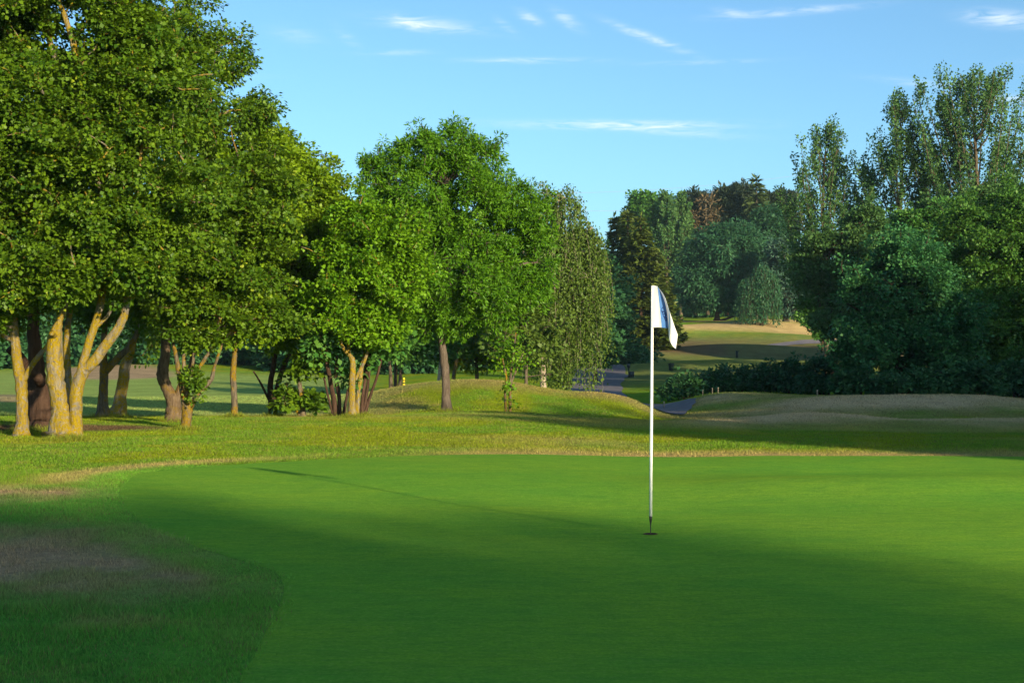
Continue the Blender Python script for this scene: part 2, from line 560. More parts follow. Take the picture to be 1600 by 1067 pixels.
def m_green():
    m, T = new_mat('putting_turf')
    geo = T.n('ShaderNodeNewGeometry')
    P = geo.outputs['Position']
    n1 = T.noise(1.1, 5, .6, T.mapping(P, (.7, 1.5, 1)))
    n2 = T.noise(38.0, 5, .8, T.mapping(P, (1, .7, 1)))
    n3 = T.noise(130.0, 3, .8, P)
    n4 = T.noise(.32, 3, .5, P)
    n5 = T.noise(4.5, 4, .7, T.mapping(P, (.6, 1.6, 1)))
    c = T.mix(T.ramp(n1, .3, .7), (.115, .310, .034), (.180, .360, .030))
    c = T.mix(T.math('MULTIPLY', T.ramp(n4, .42, .7), .6), c, (.240, .370, .030))
    c = T.mix(T.math('MULTIPLY', T.ramp(n5, .45, .75), .6), c, (.070, .210, .030))
    n6 = T.noise(14.0, 4, .7, T.mapping(P, (.5, 1.5, 1)))
    c = T.mix(T.math('MULTIPLY', T.ramp(n6, .46, .68), .5), c, (.075, .195, .030))
    n7 = T.noise(26.0, 3, .8, T.mapping(P, (.8, 1.2, 1)))
    c = T.mix(T.math('MULTIPLY', T.ramp(n7, .52, .70), .5), c, (.26, .38, .07))
    c = T.mix(T.math('MULTIPLY', T.ramp(n2, .42, .72), .6), c, (.055, .165, .020))
    c = T.mix(T.math('MULTIPLY', T.ramp(n3, .55, .75), .35), c, (.25, .38, .06))
    h = T.math('ADD', n2, T.math('MULTIPLY', n3, .6))
    out(T, principled(T, c, .95, .0, h, .8, .014))
    return m


def m_blade():
    m, T = new_mat('grass_blade')
    at = T.n('ShaderNodeAttribute', attribute_name='col')
    d = principled(T, at.outputs['Color'], .85, .06)
    tr = T.n('ShaderNodeBsdfTranslucent')
    T.put(tr.inputs['Color'], at.outputs['Color'])
    mx = T.n('ShaderNodeMixShader')
    mx.inputs[0].default_value = .3
    T.put(mx.inputs[1], d); T.put(mx.inputs[2], tr.outputs[0])
    out(T, mx.outputs[0])
    return m


def m_leaf(name, dark, light, trans=.3, tcol=None, rough=.5, spec=.35):
    m, T = new_mat(name)
    at = T.n('ShaderNodeAttribute', attribute_name='var')
    col = T.mix(at.outputs['Fac'], dark, light)
    d = principled(T, col, rough, spec)
    tr = T.n('ShaderNodeBsdfTranslucent')
    tcl = T.mix(.6, col, tcol or tuple(min(1, c * 1.6) for c in light))
    T.put(tr.inputs['Color'], tcl)
    mx = T.n('ShaderNodeMixShader')
    mx.inputs[0].default_value = trans
    T.put(mx.inputs[1], d); T.put(mx.inputs[2], tr.outputs[0])
    out(T, mx.outputs[0])
    return m


def m_bark(name, a, b, lichen=None, amt=.5, scale=9.0, white=False):
    m, T = new_mat(name)
    geo = T.n('ShaderNodeNewGeometry')
    P = geo.outputs['Position']
    n1 = T.noise(scale, 6, .65, T.mapping(P, (1, 1, .28)), .6)
    n2 = T.noise(scale * 4, 4, .7, P)
    c = T.mix(T.ramp(n1, .33, .66), a, b)
    if lichen is not None:
        n3 = T.noise(3.2, 6, .72, T.mapping(P, (1, 1, .7)), .8)
        k = T.ramp(n3, .62 - amt * .3, .70 - amt * .3)
        n4 = T.noise(22.0, 3, .7, P)
        k = T.math('MULTIPLY', k, T.ramp(n4, .3, .55))
        c = T.mix(k, c, T.mix(n2, lichen, tuple(v * .55 for v in lichen)))
    if white:
        n5 = T.noise(5.0, 4, .7, T.mapping(P, (1.2, 1.2, 6.0)))
        c = T.mix(T.ramp(n5, .56, .64), c, (.03, .027, .022))
    h = T.math('ADD', n1, T.math('MULTIPLY', n2, .35))
    out(T, principled(T, c, .95, .05, h, 1.0, .07))
    return m


def m_plain(name, col, rough=.5, spec=.4, var=.12, scale=30, metal=0.0):
    m, T = new_mat(name)
    geo = T.n('ShaderNodeNewGeometry')
    n = T.noise(scale, 4, .6, geo.outputs['Position'])
    c = T.mix(n, tuple(v * (1 - var) for v in col), tuple(min(1, v * (1 + var)) for v in col))
    out(T, principled(T, c, rough, spec, n, .15, .005))
    return m


def m_path():
    m, T = new_mat('asphalt')
    geo = T.n('ShaderNodeNewGeometry')
    n = T.noise(1.5, 5, .6, geo.outputs['Position'])
    n2 = T.noise(45, 3, .7, geo.outputs['Position'])
    c = T.mix(T.ramp(n, .3, .7), (.115, .100, .115), (.175, .155, .170))
    c = T.mix(T.math('MULTIPLY', n2, .5), c, (.07, .068, .075))
    out(T, principled(T, c, .9, .2, n2, .5, .01))
    return m


TURF, GREENM, BLADE, ASPHALT = m_turf(), m_green(), m_blade(), m_path()
LF_MAPLE = m_leaf('maple_leaf', (.026, .078, .005), (.115, .195, .008), .22, spec=.2)
LF_MAPLE2 = m_leaf('pale_maple_leaf', (.075, .155, .004), (.190, .290, .009), .28, spec=.2)
LF_FIELD = m_leaf('field_maple_leaf', (.050, .150, .005), (.150, .285, .008), .25, spec=.2)
LF_ASH = m_leaf('ash_leaf', (.040, .130, .006), (.110, .240, .009), .3, spec=.2)
LF_BIRCH = m_leaf('birch_leaf', (.048, .096, .014), (.112, .172, .024), .3, spec=.2)
LF_POPLAR = m_leaf('poplar_leaf', (.026, .085, .024), (.085, .165, .040), .22, rough=.6, spec=.2)
LF_WOOD = m_leaf('wood_leaf', (.032, .125, .024), (.090, .200, .028), .22, spec=.2)
LF_ROUND = m_leaf('dark_round_leaf', (.022, .110, .040), (.065, .185, .048), .2, spec=.2)
LF_EDGE = m_leaf('bright_wood_leaf', (.034, .120, .020), (.090, .190, .024), .25, spec=.2)
LF_BACK = m_leaf('shaded_leaf', (.022, .085, .034), (.050, .135, .042), .2, spec=.2)  # dark teal puts the shade of the far wood into the leaf colour
LF_WILLOW = m_leaf('willow_leaf', (.018, .078, .036), (.046, .120, .048), .25, spec=.2)  # darkened teal: shade over the big willow put into the leaf colour
LF_GREYW = m_leaf('silver_willow_leaf', (.030, .085, .055), (.070, .130, .085), .2, spec=.2)
LF_FIR = m_leaf('fir_needle', (.034, .066, .010), (.105, .135, .020), .12, spec=.2)
LF_PINE = m_leaf('pine_needle', (.010, .022, .012), (.026, .040, .020), .08)
LF_BROWN = m_leaf('dead_needle', (.080, .060, .028), (.150, .100, .045), .1)
LF_LIGHTC = m_leaf('larch_needle', (.040, .070, .022), (.095, .135, .040), .15)
BLOSSOM = m_leaf('seed_bunch', (.140, .210, .010), (.280, .330, .020), .3)
BK_LICHEN = m_bark('lichen_bark', (.085, .074, .060), (.270, .240, .195), (.335, .235, .008), .70, 13)
BK_LICHEN2 = m_bark('lichen_bark_thin', (.060, .048, .036), (.180, .148, .110), (.270, .175, .008), .5, 13)
BK_DARK = m_bark('dark_bark', (.040, .024, .017), (.085, .052, .038))
BK_GNARL = m_bark('gnarled_bark', (.075, .050, .034), (.190, .140, .095), (.200, .130, .030), .4, 14)
BK_ASH = m_bark('ash_bark', (.075, .058, .045), (.135, .108, .088))
BK_BIRCH = m_bark('birch_bark', (.30, .25, .19), (.42, .36, .29), None, 0, 8, True)
BK_GREY = m_bark('grey_bark', (.060, .048, .035), (.130, .105, .078))
BK_PALE = m_bark('poplar_bark', (.070, .056, .038), (.140, .112, .078))

# ------------------------------------------------------------------ ground sheet
ug = np.sinh(np.linspace(-1, 1, 460) * 2.2) / math.sinh(2.2) * 1.5
yg = [-75.0]
while yg[-1] < 470:
    yg.append(yg[-1] + (0.16 if 5 < yg[-1] < 28 else max(.2, min(6.0, abs(yg[-1]) * .008 + .0))) * (1.0 if yg[-1] > 5 else 4))
yg = np.array(yg)
UU, YY = np.meshgrid(ug, yg, indexing='xy')
XX = UU * (np.abs(YY) + 14)
gx, gy = XX.ravel(), YY.ravel()
gz = H(gx, gy)
nx, ny = len(ug), len(yg)
i, j = np.meshgrid(np.arange(ny - 1), np.arange(nx - 1), indexing='ij')
a = (i * nx + j).ravel()
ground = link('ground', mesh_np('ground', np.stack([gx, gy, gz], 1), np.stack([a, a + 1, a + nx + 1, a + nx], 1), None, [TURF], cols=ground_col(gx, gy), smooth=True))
tag(ground, kind='structure')

# putting green: a sheet just above the ground
st = .13
bx, by = np.meshgrid(np.arange(-5.4, 13.6, st), np.arange(3.4, 23.4, st), indexing='xy')
GH, GW = bx.shape
inside = in_green(bx.ravel(), by.ravel()).reshape(GH, GW)
vx, vy = bx.ravel().copy(), by.ravel().copy()
keep = inside[:-1, :-1] | inside[1:, :-1] | inside[:-1, 1:] | inside[1:, 1:]
ins = inside.ravel()
used = np.zeros((GH, GW), bool)
used[:-1, :-1] |= keep; used[1:, :-1] |= keep; used[:-1, 1:] |= keep; used[1:, 1:] |= keep
out_i = np.where(used.ravel() & ~ins)[0]
D = GREEN
dense = np.concatenate([D[:, None, :] * (1 - t) + np.roll(D, -1, 0)[:, None, :] * t for t in np.linspace(0, 1, 8, endpoint=False)], 1).reshape(-1, 2)
for k in out_i:                                # snap the outermost grid points to the outline
    q = np.argmin((dense[:, 0] - vx[k]) ** 2 + (dense[:, 1] - vy[k]) ** 2)
    vx[k], vy[k] = dense[q]
ii, jj = np.where(keep)
a = ii * GW + jj
pg = link('putting_green', mesh_np('putting_green', np.stack([vx, vy, H(vx, vy) + .004], 1), np.stack([a, a + 1, a + GW + 1, a + GW], 1), None, [GREENM], smooth=True))
tag(pg, kind='structure')


def path(name, pts, wid):
    c = catmull(np.array([G3(px, Y)[:2] for px, Y in pts]), 14)
    ww = np.interp(np.linspace(0, 1, len(c)), np.linspace(0, 1, len(wid)), wid)
    tg = np.gradient(c, axis=0); tg /= np.linalg.norm(tg, axis=1)[:, None]
    nr = np.stack([-tg[:, 1], tg[:, 0]], 1)
    K = 9
    s = np.linspace(-.5, .5, K)
    ed = 1 + .05 * np.sin(np.arange(len(c)) * .7)
    P = c[:, None, :] + nr[:, None, :] * (s[None, :, None] * (ww * ed)[:, None, None])
    x, y = P[..., 0].ravel(), P[..., 1].ravel()
    i, j = np.meshgrid(np.arange(len(c) - 1), np.arange(K - 1), indexing='ij')
    a = (i * K + j).ravel()
    o = link(name, mesh_np(name, np.stack([x, y, H(x, y) + .05], 1), np.stack([a, a + 1, a + K + 1, a + K], 1), None, [ASPHALT], smooth=True))
    return tag(o, kind='structure')


path('cart_path', [(1040, 52.5), (1050, 57), (1056, 61), (1038, 65), (1000, 68), (960, 72), (932, 80), (925, 95), (938, 108), (925, 122), (890, 140), (850, 160)], [1.3, 1.6, 1.7, 1.7, 1.8, 2.4, 3.2, 4.0, 4.2, 4.0, 3.6, 3])
path('far_path', [(1195, 166), (1225, 168), (1260, 171), (1300, 173), (1340, 176)], [1.6, 2.0, 2.2, 2.2, 2.2])

# ------------------------------------------------------------------ grass blades
rng = np.random.default_rng(3)


def blades(name, n, y0, y1, wpx, ln, wd, lean, cond, ypow=1.0, cscale=1.0):
    t = rng.random(n)
    Y = (y0 ** ypow + (y1 ** ypow - y0 ** ypow) * t) ** (1 / ypow)
    px = rng.uniform(wpx[0], wpx[1], n)
    X = (px - 800) / F_PX * Y
    jx = rng.normal(0, .04, n)
    ok = ~in_green(X + jx, Y + jx) & cond(X, Y, px)
    X, Y = X[ok], Y[ok]
    n = len(X)
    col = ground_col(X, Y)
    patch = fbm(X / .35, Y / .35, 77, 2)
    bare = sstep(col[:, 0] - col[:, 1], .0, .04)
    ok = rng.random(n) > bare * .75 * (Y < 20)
    X, Y, col, patch, bare = X[ok], Y[ok], col[ok], patch[ok], bare[ok]
    n = len(X)
    Lh = ln * rng.uniform(.4, 1.35, n) * (.45 + 1.5 * patch ** 2)
    Lh = Lh * (.72 + .28 * sstep(d_green(X, Y), .3, .8))
    Wd = wd * rng.uniform(.7, 1.3, n)
    an = rng.uniform(0, 6.283, n)
    la = rng.uniform(0, 6.283, n); le = rng.uniform(0, lean, n) * Lh
    z = H(X, Y)
    dx, dy = np.cos(an) * Wd / 2, np.sin(an) * Wd / 2
    b = np.stack([X, Y, z - .004], 1)
    V = np.empty((n, 3, 3))
    V[:, 0] = b - np.stack([dx, dy, dx * 0], 1)
    V[:, 1] = b + np.stack([dx, dy, dx * 0], 1)
    V[:, 2] = b + np.stack([np.cos(la) * le, np.sin(la) * le, Lh], 1)
    cc = col * rng.uniform(.7, 1.5, n)[:, None] * cscale
    dry = rng.random(n) < .1
    cc[dry] = np.array((.20, .165, .075)) * rng.uniform(.6, 1.1, dry.sum())[:, None]
    o = link(name, mesh_np(name, V.reshape(-1, 3), None, np.arange(n * 3).reshape(-1, 3), [BLADE], cols=np.repeat(cc, 3, 0)))
    return tag(o, kind='stuff')


tag(blades('rough_grass', 700000, 5.0, 19, (-560, 520), .036, .0060, 1.0, lambda x, y, p: y > 0, 1.4), 'uneven rough grass with worn patches left of the putting green', 'grass')
tag(blades('lawn_grass', 820000, 16, 43, (-330, 1900), .036, .010, 1.1, lambda x, y, p: y > 0, 1.2), 'mown lawn grass between the putting green and the trees', 'grass')
tag(blades('mound_grass', 380000, 42, 68, (-200, 1800), .045, .022, 1.1, lambda x, y, p: y > 0, 1.0), 'short dry grass on the mounds behind the lawn', 'grass')

def tufts(bases):
    V, cc = [], []
    r_ = np.random.default_rng(17)
    for px, py, wpx in bases:
        Y = EYE * F_PX / (py - HOR)
        x0, y0 = (px - 800) / F_PX * Y, Y
        rad = wpx / 2 / F_PX * Y
        n = int(500 + 700 * rad)
        a = r_.uniform(0, 6.283, n); d = rad * 1.25 + np.abs(r_.normal(0, .16, n))
        X, Yy = x0 + np.cos(a) * d, y0 + np.sin(a) * d
        L = .17 * np.exp(-(d - rad) / .3) * r_.uniform(.5, 1.3, n)
        an, la = r_.uniform(0, 6.283, n), r_.uniform(0, 6.283, n)
        b = np.stack([X, Yy, H(X, Yy) - .005], 1)
        w_ = np.stack([np.cos(an), np.sin(an), an * 0], 1) * .006
        t_ = b + np.stack([np.cos(la) * L * .5, np.sin(la) * L * .5, L], 1)
        V.append(np.stack([b - w_, b + w_, t_], 1).reshape(-1, 3))
        cc.append(np.repeat(np.array((.15, .22, .02)) * r_.uniform(.4, 1.3, n)[:, None] + np.array((.08, .03, .01)) * r_.random(n)[:, None], 3, 0))
    V = np.concatenate(V)
    o = link('tuft_grass', mesh_np('tuft_grass', V, None, np.arange(len(V)).reshape(-1, 3), [BLADE], cols=np.concatenate(cc)))
    tag(o, 'long unmown grass tufts round the feet of the maple trunks', 'grass', kind='stuff')


tufts([(98, 692, 34), (118, 692, 20), (34, 680, 20), (70, 677, 30), (160, 654, 17), (183, 653, 22), (271, 662, 20), (290, 675, 18), (367, 651, 12), (427, 649, 14), (550, 652, 14), (697, 641, 15), (526, 649, 14), (566, 649, 12)])

# ------------------------------------------------------------------ trees


def leaf_quads(pos, axis, nrm, L, W, fold=.18):
    """kite-shaped folded leaves; returns (n*4,3)"""
    axis = axis / (np.linalg.norm(axis, axis=1)[:, None] + 1e-9)
    s = np.cross(nrm, axis); s /= np.linalg.norm(s, axis=1)[:, None] + 1e-9
    nn = np.cross(axis, s)
    L = np.asarray(L)[:, None]; W = np.asarray(W)[:, None]
    V = np.empty((len(pos), 4, 3))
    mid = pos + axis * L * .45 + nn * W * fold
    V[:, 0] = pos
    V[:, 1] = mid + s * W * .5
    V[:, 2] = pos + axis * L
    V[:, 3] = mid - s * W * .5
    return V.reshape(-1, 3)


class Tree:
    def __init__(s, seed, org):
        s.r = np.random.default_rng(seed)
        s.org = np.asarray(org, float)
        s.wood = MB()
        s.nodes, s.nrad = [], []
        s.LV, s.Lvar, s.LM = [], [], []
        s.fine = MB()

    def stem(s, pts, rad, n=10, lump=.07, flare=0.0, k=5):
        p = catmull(pts, k)
        q = np.interp(np.linspace(0, 1, len(p)), np.linspace(0, 1, len(rad)), rad)
        if flare:
            d = np.linalg.norm(p - p[0], axis=1)
            q = q * (1 + flare * np.exp(-d / (q[0] * 1.6)))
        p = p + s.r.normal(0, 1, p.shape) * q[:, None] * .05
        s.wood.add(*tube(p, q, n, s.r, lump))
        s.nodes.append(p); s.nrad.append(q)

    def leaves(s, pos, axis, nrm, L, W, var, mi=0, fold=.18):
        s.LV.append(leaf_quads(pos, axis, nrm, L, W, fold))
        s.Lvar.append(np.repeat(np.clip(var, 0, 1), 4)); s.LM.append(np.full(len(pos), mi))

    def sphere(s, n):
        v = s.r.normal(0, 1, (n, 3))
        return v / np.linalg.norm(v, axis=1)[:, None]

    def clusters(s, blobs, dens, inner=.5, sub=.62, zf=.55, mf=2.7):
        """cluster centres on clumps that sit in the outer part of ellipsoid blobs ((centre),(radii))"""
        P, N = [], []
        for c, rr in blobs:
            c = np.asarray(c); rr = np.asarray(rr)
            area = 4 * math.pi * (rr.prod() ** (2 / 3))
            n = max(6, int(area * dens))
            rs = min(sub, rr.min() * .75)
            m = max(4, int(area / (rs * rs * mf)))
            d = s.sphere(m)
            rad = np.clip(inner + (1 - inner) * s.r.random(m) ** .5 + .10 * s.r.normal(0, 1, m), .2, 1.15)
            sc = c + d * np.maximum(rr - rs * .6, rr * .4) * rad[:, None]
            k = s.r.integers(0, m, n)
            e = s.sphere(n) + d[k] * .7 + np.array([0, 0, .45])
            e /= np.linalg.norm(e, axis=1)[:, None]
            q = sc[k] + e * rs * s.r.uniform(.55, 1.05, (n, 1)) * s.r.uniform(.75, 1.2, m)[k][:, None] * np.array([1, 1, zf])
            P.append(q); N.append(d[k] * .45 + e * .55)
            j = max(2, n // 9)                       # sprigs that stick out of the clumps
            k = s.r.integers(0, m, j)
            e = s.sphere(j) * .8 + d[k] * 1.1 + np.array([0, 0, .35])
            e /= np.linalg.norm(e, axis=1)[:, None]
            P.append(sc[k] + e * rs * s.r.uniform(1.1, 1.75, (j, 1))); N.append(e)
        return np.concatenate(P), np.concatenate(N)

    def twigs(s, P, r0=.018, step=None, frac=1.0, sides=4):
        """join the clusters to the limbs, nearest first, so that they branch"""
        nod = np.concatenate(s.nodes)
        d0 = np.array([np.min(np.sum((nod - p) ** 2, 1)) for p in P])
        order = np.argsort(d0)
        pts = np.zeros((len(nod) + len(P) * 2, 3)); pts[:len(nod)] = nod
        n = len(nod)
        for k in order:
            p = P[k]
            dd = pts[:n] - p
            cost = np.sum(dd ** 2, 1) + 1.2 * np.maximum(dd[:, 2] + .1, 0) ** 2
            q = pts[np.argmin(cost)]
            dist = np.linalg.norm(p - q)
            mid = (p + q) / 2 + s.r.normal(0, .07, 3) * dist + np.array([0, 0, .06 * dist])
            pts[n], pts[n + 1] = mid, p
            n += 2
            if s.r.random() < frac:
                rr = r0 * (.5 + min(1.5, dist))
                s.fine.add(*tube(np.stack([q, mid, p]), [rr, rr * .65, rr * .25], sides, None, 0, False))

    def foliage(s, P, N, per, rad, L, W, flat=.7, up=.8, outw=.5, droop=.2, mi=0, jit=.5, vmix=.55):
        n = len(P) * per
        cp = np.repeat(P, per, 0); cn = np.repeat(N, per, 0)
        off = s.sphere(n) * (s.r.random(n) ** .45)[:, None] * rad * np.array([1, 1, flat]) * np.repeat(s.r.uniform(.65, 1.3, len(P)), per)[:, None]
        pos = cp + off
        nrm = np.array([0, 0, up]) + cn * outw + s.r.normal(0, jit, (n, 3))
        ax = off / (np.linalg.norm(off, axis=1)[:, None] + 1e-6) + cn * .5 + s.r.normal(0, .5, (n, 3)) - np.array([0, 0, droop])
        ls = s.r.uniform(.4, 1.4, n)
        cvar = np.repeat(s.r.random(len(P)), per)
        s.leaves(pos, ax, nrm, L * ls, W * ls, cvar * vmix + s.r.random(n) * (1 - vmix), mi)

    def finish(s, name, label, cat, bark, leafmats, group=None):
        root = thing(name, label, cat, s.org, group)
        link('trunk', s.wood.build('trunk', [bark], True, s.org), root)
        if s.LV:
            V = np.concatenate(s.LV) - s.org
            F = np.arange(len(V)).reshape(-1, 4)
            mi, va, mm = np.concatenate(s.LM), np.concatenate(s.Lvar), list(leafmats)
            if s.fine.n:
                FV, FF = np.concatenate(s.fine.V) - s.org, np.concatenate(s.fine.F4)
                F = np.concatenate([F, FF + len(V)]); V = np.concatenate([V, FV])
                mi = np.concatenate([mi, np.full(len(FF), len(mm))]); va = np.concatenate([va, np.zeros(len(FV))]); mm.append(bark)
            link('crown', mesh_np('crown', V, F, None, mm, mi, {'var': va}), root)
        return root


def pblobs(bl, Y, dep=1.0):
    """blobs given as photo pixels (cx, cy, rx, ry[, depth offset])"""
    o = []
    for b in bl:
        dy = b[4] if len(b) > 4 else 0.0
        rx, ry = b[2] / F_PX * (Y + dy), b[3] / F_PX * (Y + dy)
        o.append((P3(b[0], b[1], Y + dy), np.array((rx, max(rx * .9 * dep, ry * .6), ry))))
    return o


def pstem(t, pts, Y, k=5, n=10, lump=.07, flare=0.0, sink=True):
    """stem from photo pixels (px, py, width px[, depth offset])"""
    P, Rr = [], []
    for i, p in enumerate(pts):
        dy = p[3] if len(p) > 3 else 0.0
        P.append(P3(p[0], p[1], Y + dy)); Rr.append(p[2] / 2 / F_PX * (Y + dy))
    if sink:
        z = float(H(P[0][0], P[0][1]))
        P[0][2] = z - .06
    t.stem(P, Rr, n, lump, flare, k)


def limbs(t, blobs, r0=.09, k=4, n=7, per=2):
    """a limb from the nearest stem node below into each blob"""
    nod = np.concatenate(t.nodes)
    for c, rr in blobs:
        for q in range(per):
            e = np.asarray(c) + (t.sphere(1)[0] * np.asarray(rr) * .45 if q else 0)
            d = nod - e
            cost = np.linalg.norm(d, axis=1) + 1.5 * np.maximum(d[:, 2] + .4 * np.linalg.norm(d[:, :2], axis=1), 0)
            a = nod[np.argmin(cost)]
            ds = np.linalg.norm(e - a)
            m = (a + e) / 2 + t.r.normal(0, .08, 3) * ds + np.array([0, 0, .08 * ds])
            rb = r0 * (.45 + .25 * min(2.5, ds))
            t.stem([a, m, e], [rb, rb * .6, rb * .2], n, .05, 0, k)


def broadleaf(name, label, cat, px, Y, stems, bl, dens, per, rad, L, W, bark, mats, seed, group=None, blossom=0, limb=.09, tw=.018, twf=1.0, flat=.7, up=.8, outw=.5, droop=.2, inner=.5, flare=.85, jit=.5, nside=12, sub=.62, zf=.55, mf=2.7):
    org = G3(px, Y)
    t = Tree(seed, org)
    for k, s_ in enumerate(stems):
        dy = s_[0][3] if len(s_[0]) > 3 else 0
        y0 = P3(s_[0][0], s_[0][1], Y + dy)
        gnd = y0[2] < H(y0[0], y0[1]) + .35
        pstem(t, s_, Y, 5, nside, .08, flare if gnd else 0, bool(gnd))
    B = pblobs(bl, Y)
    limbs(t, B, limb)
    P, N = t.clusters(B, dens, inner, sub, zf, mf)
    g = H(P[:, 0], P[:, 1])
    ok = P[:, 2] > g + .25
    P, N = P[ok], N[ok]
    t.twigs(P, tw, frac=twf)
    t.foliage(P, N, per, rad, L, W, flat, up, outw, droop, 0, jit)
    if blossom:
        k = t.r.choice(len(P), int(len(P) * blossom), replace=False)
        Q = P[k] + N[k] * rad * .75
        t.foliage(Q, N[k], 7, .10, .06, .05, .8, .9, .3, .1, 1, .7)
    return t.finish(name, label, cat, bark, mats, group)


# ---- the row of maples on the left
ML = [LF_MAPLE, BLOSSOM]
broadleaf('maple_tree', 'big maple with two fat yellow-lichened stems forking from one base at the left', 'tree', 105, 26,
          [[(97, 693, 34), (96, 660, 28), (93, 630, 25), (87, 595, 27), (85, 560, 26), (86, 528, 23), (92, 503, 11), (100, 484, 9), (104, 440, 8), (96, 380, 7), (80, 300, 5)],
           [(119, 693, 17), (119, 660, 18), (119, 625, 19), (124, 595, 20), (134, 576, 19), (147, 565, 17), (166, 538, 15), (187, 509, 13), (197, 480, 11), (200, 450, 11), (203, 420, 10), (205, 360, 8), (215, 290, 6), (222, 220, 4)],
           [(122, 598, 12, -.05), (128, 572, 12), (136, 545, 13), (146, 514, 12), (155, 484, 11), (162, 450, 10), (166, 410, 8), (160, 340, 6), (150, 250, 4)],
           [(147, 514, 6), (160, 502, 6), (171, 489, 5), (178, 470, 4)],
           [(104, 640, 10, .6), (106, 590, 11, .8), (104, 550, 11, 1.0), (106, 510, 10, 1.2), (112, 450, 9, 1.5), (110, 350, 7, 1.6)],
           [(86, 528, 9, 0), (82, 522, 8, -.25), (81, 520, 8, -.36)]],
          [(60, 200, 150, 150), (170, 270, 130, 130), (20, 340, 110, 100), (110, 60, 130, 120), (270, 330, 90, 90), (150, 390, 100, 60), (30, 420, 80, 50, -.8), (120, 440, 70, 40, -.5), (225, 420, 60, 45, -.8), (-40, 250, 90, 140), (60, -60, 130, 90), (220, 150, 90, 110), (-10, 60, 110, 90), (200, 60, 70, 70)],
          11.5, 82, .24, .074, .070, BK_LICHEN, ML, 101, blossom=.15, nside=18, tw=.024)
broadleaf('maple_tree', 'slim straight maple with yellow lichen at the left edge in front of the dark trunk', 'tree', 34, 26.8,
          [[(34, 680, 20), (34, 640, 18), (33, 600, 18), (29, 575, 17), (25, 545, 15), (23, 515, 12), (20, 460, 10), (10, 380, 8), (0, 280, 6)],
           [(37, 594, 9), (46, 578, 9), (54, 565, 9), (64, 552, 8), (74, 540, 6), (90, 515, 4)]],
          [(-60, 300, 90, 160), (10, 440, 80, 60), (-30, 130, 90, 100), (-120, 420, 80, 90), (40, 480, 45, 28), (-20, 500, 50, 40)],
          9, 74, .24, .076, .072, BK_LICHEN, ML, 102, blossom=.16)
broadleaf('maple_tree', 'dark brown bare-barked maple leaning left in the shade behind the twin-stemmed one', 'tree', 70, 30,
          [[(70, 677, 28), (67, 655, 31), (63, 630, 33), (59, 605, 31), (57, 575, 26), (54, 545, 22), (52, 505, 17), (60, 440, 13), (70, 350, 9), (75, 240, 6)],
           [(64, 600, 15, -.4), (57, 588, 16, -.7), (40, 570, 17, -1.0), (27, 555, 16, -1.2), (17, 545, 15, -1.35)]],
          [(70, 330, 110, 110), (90, 200, 110, 110), (20, 240, 90, 90), (110, 440, 70, 45)],
          5, 48, .28, .11, .10, BK_DARK, ML, 103, blossom=.05)
broadleaf('maple_tree', 'straight dark-stemmed maple, left one of the pair standing close together', 'tree', 160, 35,
          [[(160, 654, 17), (161, 620, 14), (162, 585, 14), (162, 555, 10), (163, 520, 9), (165, 450, 8), (165, 350, 6), (165, 260, 4)],
           [(164, 582, 10), (176, 568, 11), (187, 556, 11), (199, 545, 9), (212, 525, 7), (225, 490, 5)]],
          [(165, 190, 100, 120), (235, 90, 85, 95), (160, 400, 80, 60), (160, 480, 60, 35), (120, 300, 70, 70), (210, 480, 45, 35)],
          6, 64, .3, .096, .086, BK_LICHEN2, ML, 104, blossom=.1)
broadleaf('maple_tree', 'leaning yellow-lichened maple, right one of the close pair, with drooping top twigs', 'tree', 183, 37,
          [[(183, 653, 21), (188, 625, 18), (192, 600, 17), (195, 575, 15), (202, 552, 15), (210, 528, 12), (235, 470, 10), (265, 380, 8), (290, 270, 6), (310, 150, 4)]],
          [(310, 110, 55, 80), (345, 190, 75, 80), (280, 230, 90, 90), (355, 75, 28, 40), (395, 165, 32, 35), (250, 400, 80, 60), (240, 500, 50, 40), (425, 225, 40, 35), (270, 25, 40, 50)],
          8.5, 62, .3, .105, .066, BK_LICHEN, [LF_MAPLE, BLOSSOM], 105, droop=.6, blossom=.04)
broadleaf('maple_tree', 'gnarled forked trunk with flaking bark just behind the low branching maple', 'tree', 270, 32.5,
          [[(271, 662, 19), (271, 645, 21), (270, 625, 20), (262, 608, 17), (255, 590, 20), (255, 575, 19), (258, 550, 14), (258, 520, 12), (255, 470, 9), (262, 380, 7)],
           [(275, 628, 12), (281, 608, 12), (288, 590, 11), (299, 572, 9), (302, 552, 7), (310, 520, 5)]],
          [(270, 400, 80, 80), (310, 330, 70, 80), (240, 470, 60, 40), (200, 420, 60, 50)],
          5.5, 46, .3, .11, .10, BK_GNARL, ML, 106, blossom=.05)
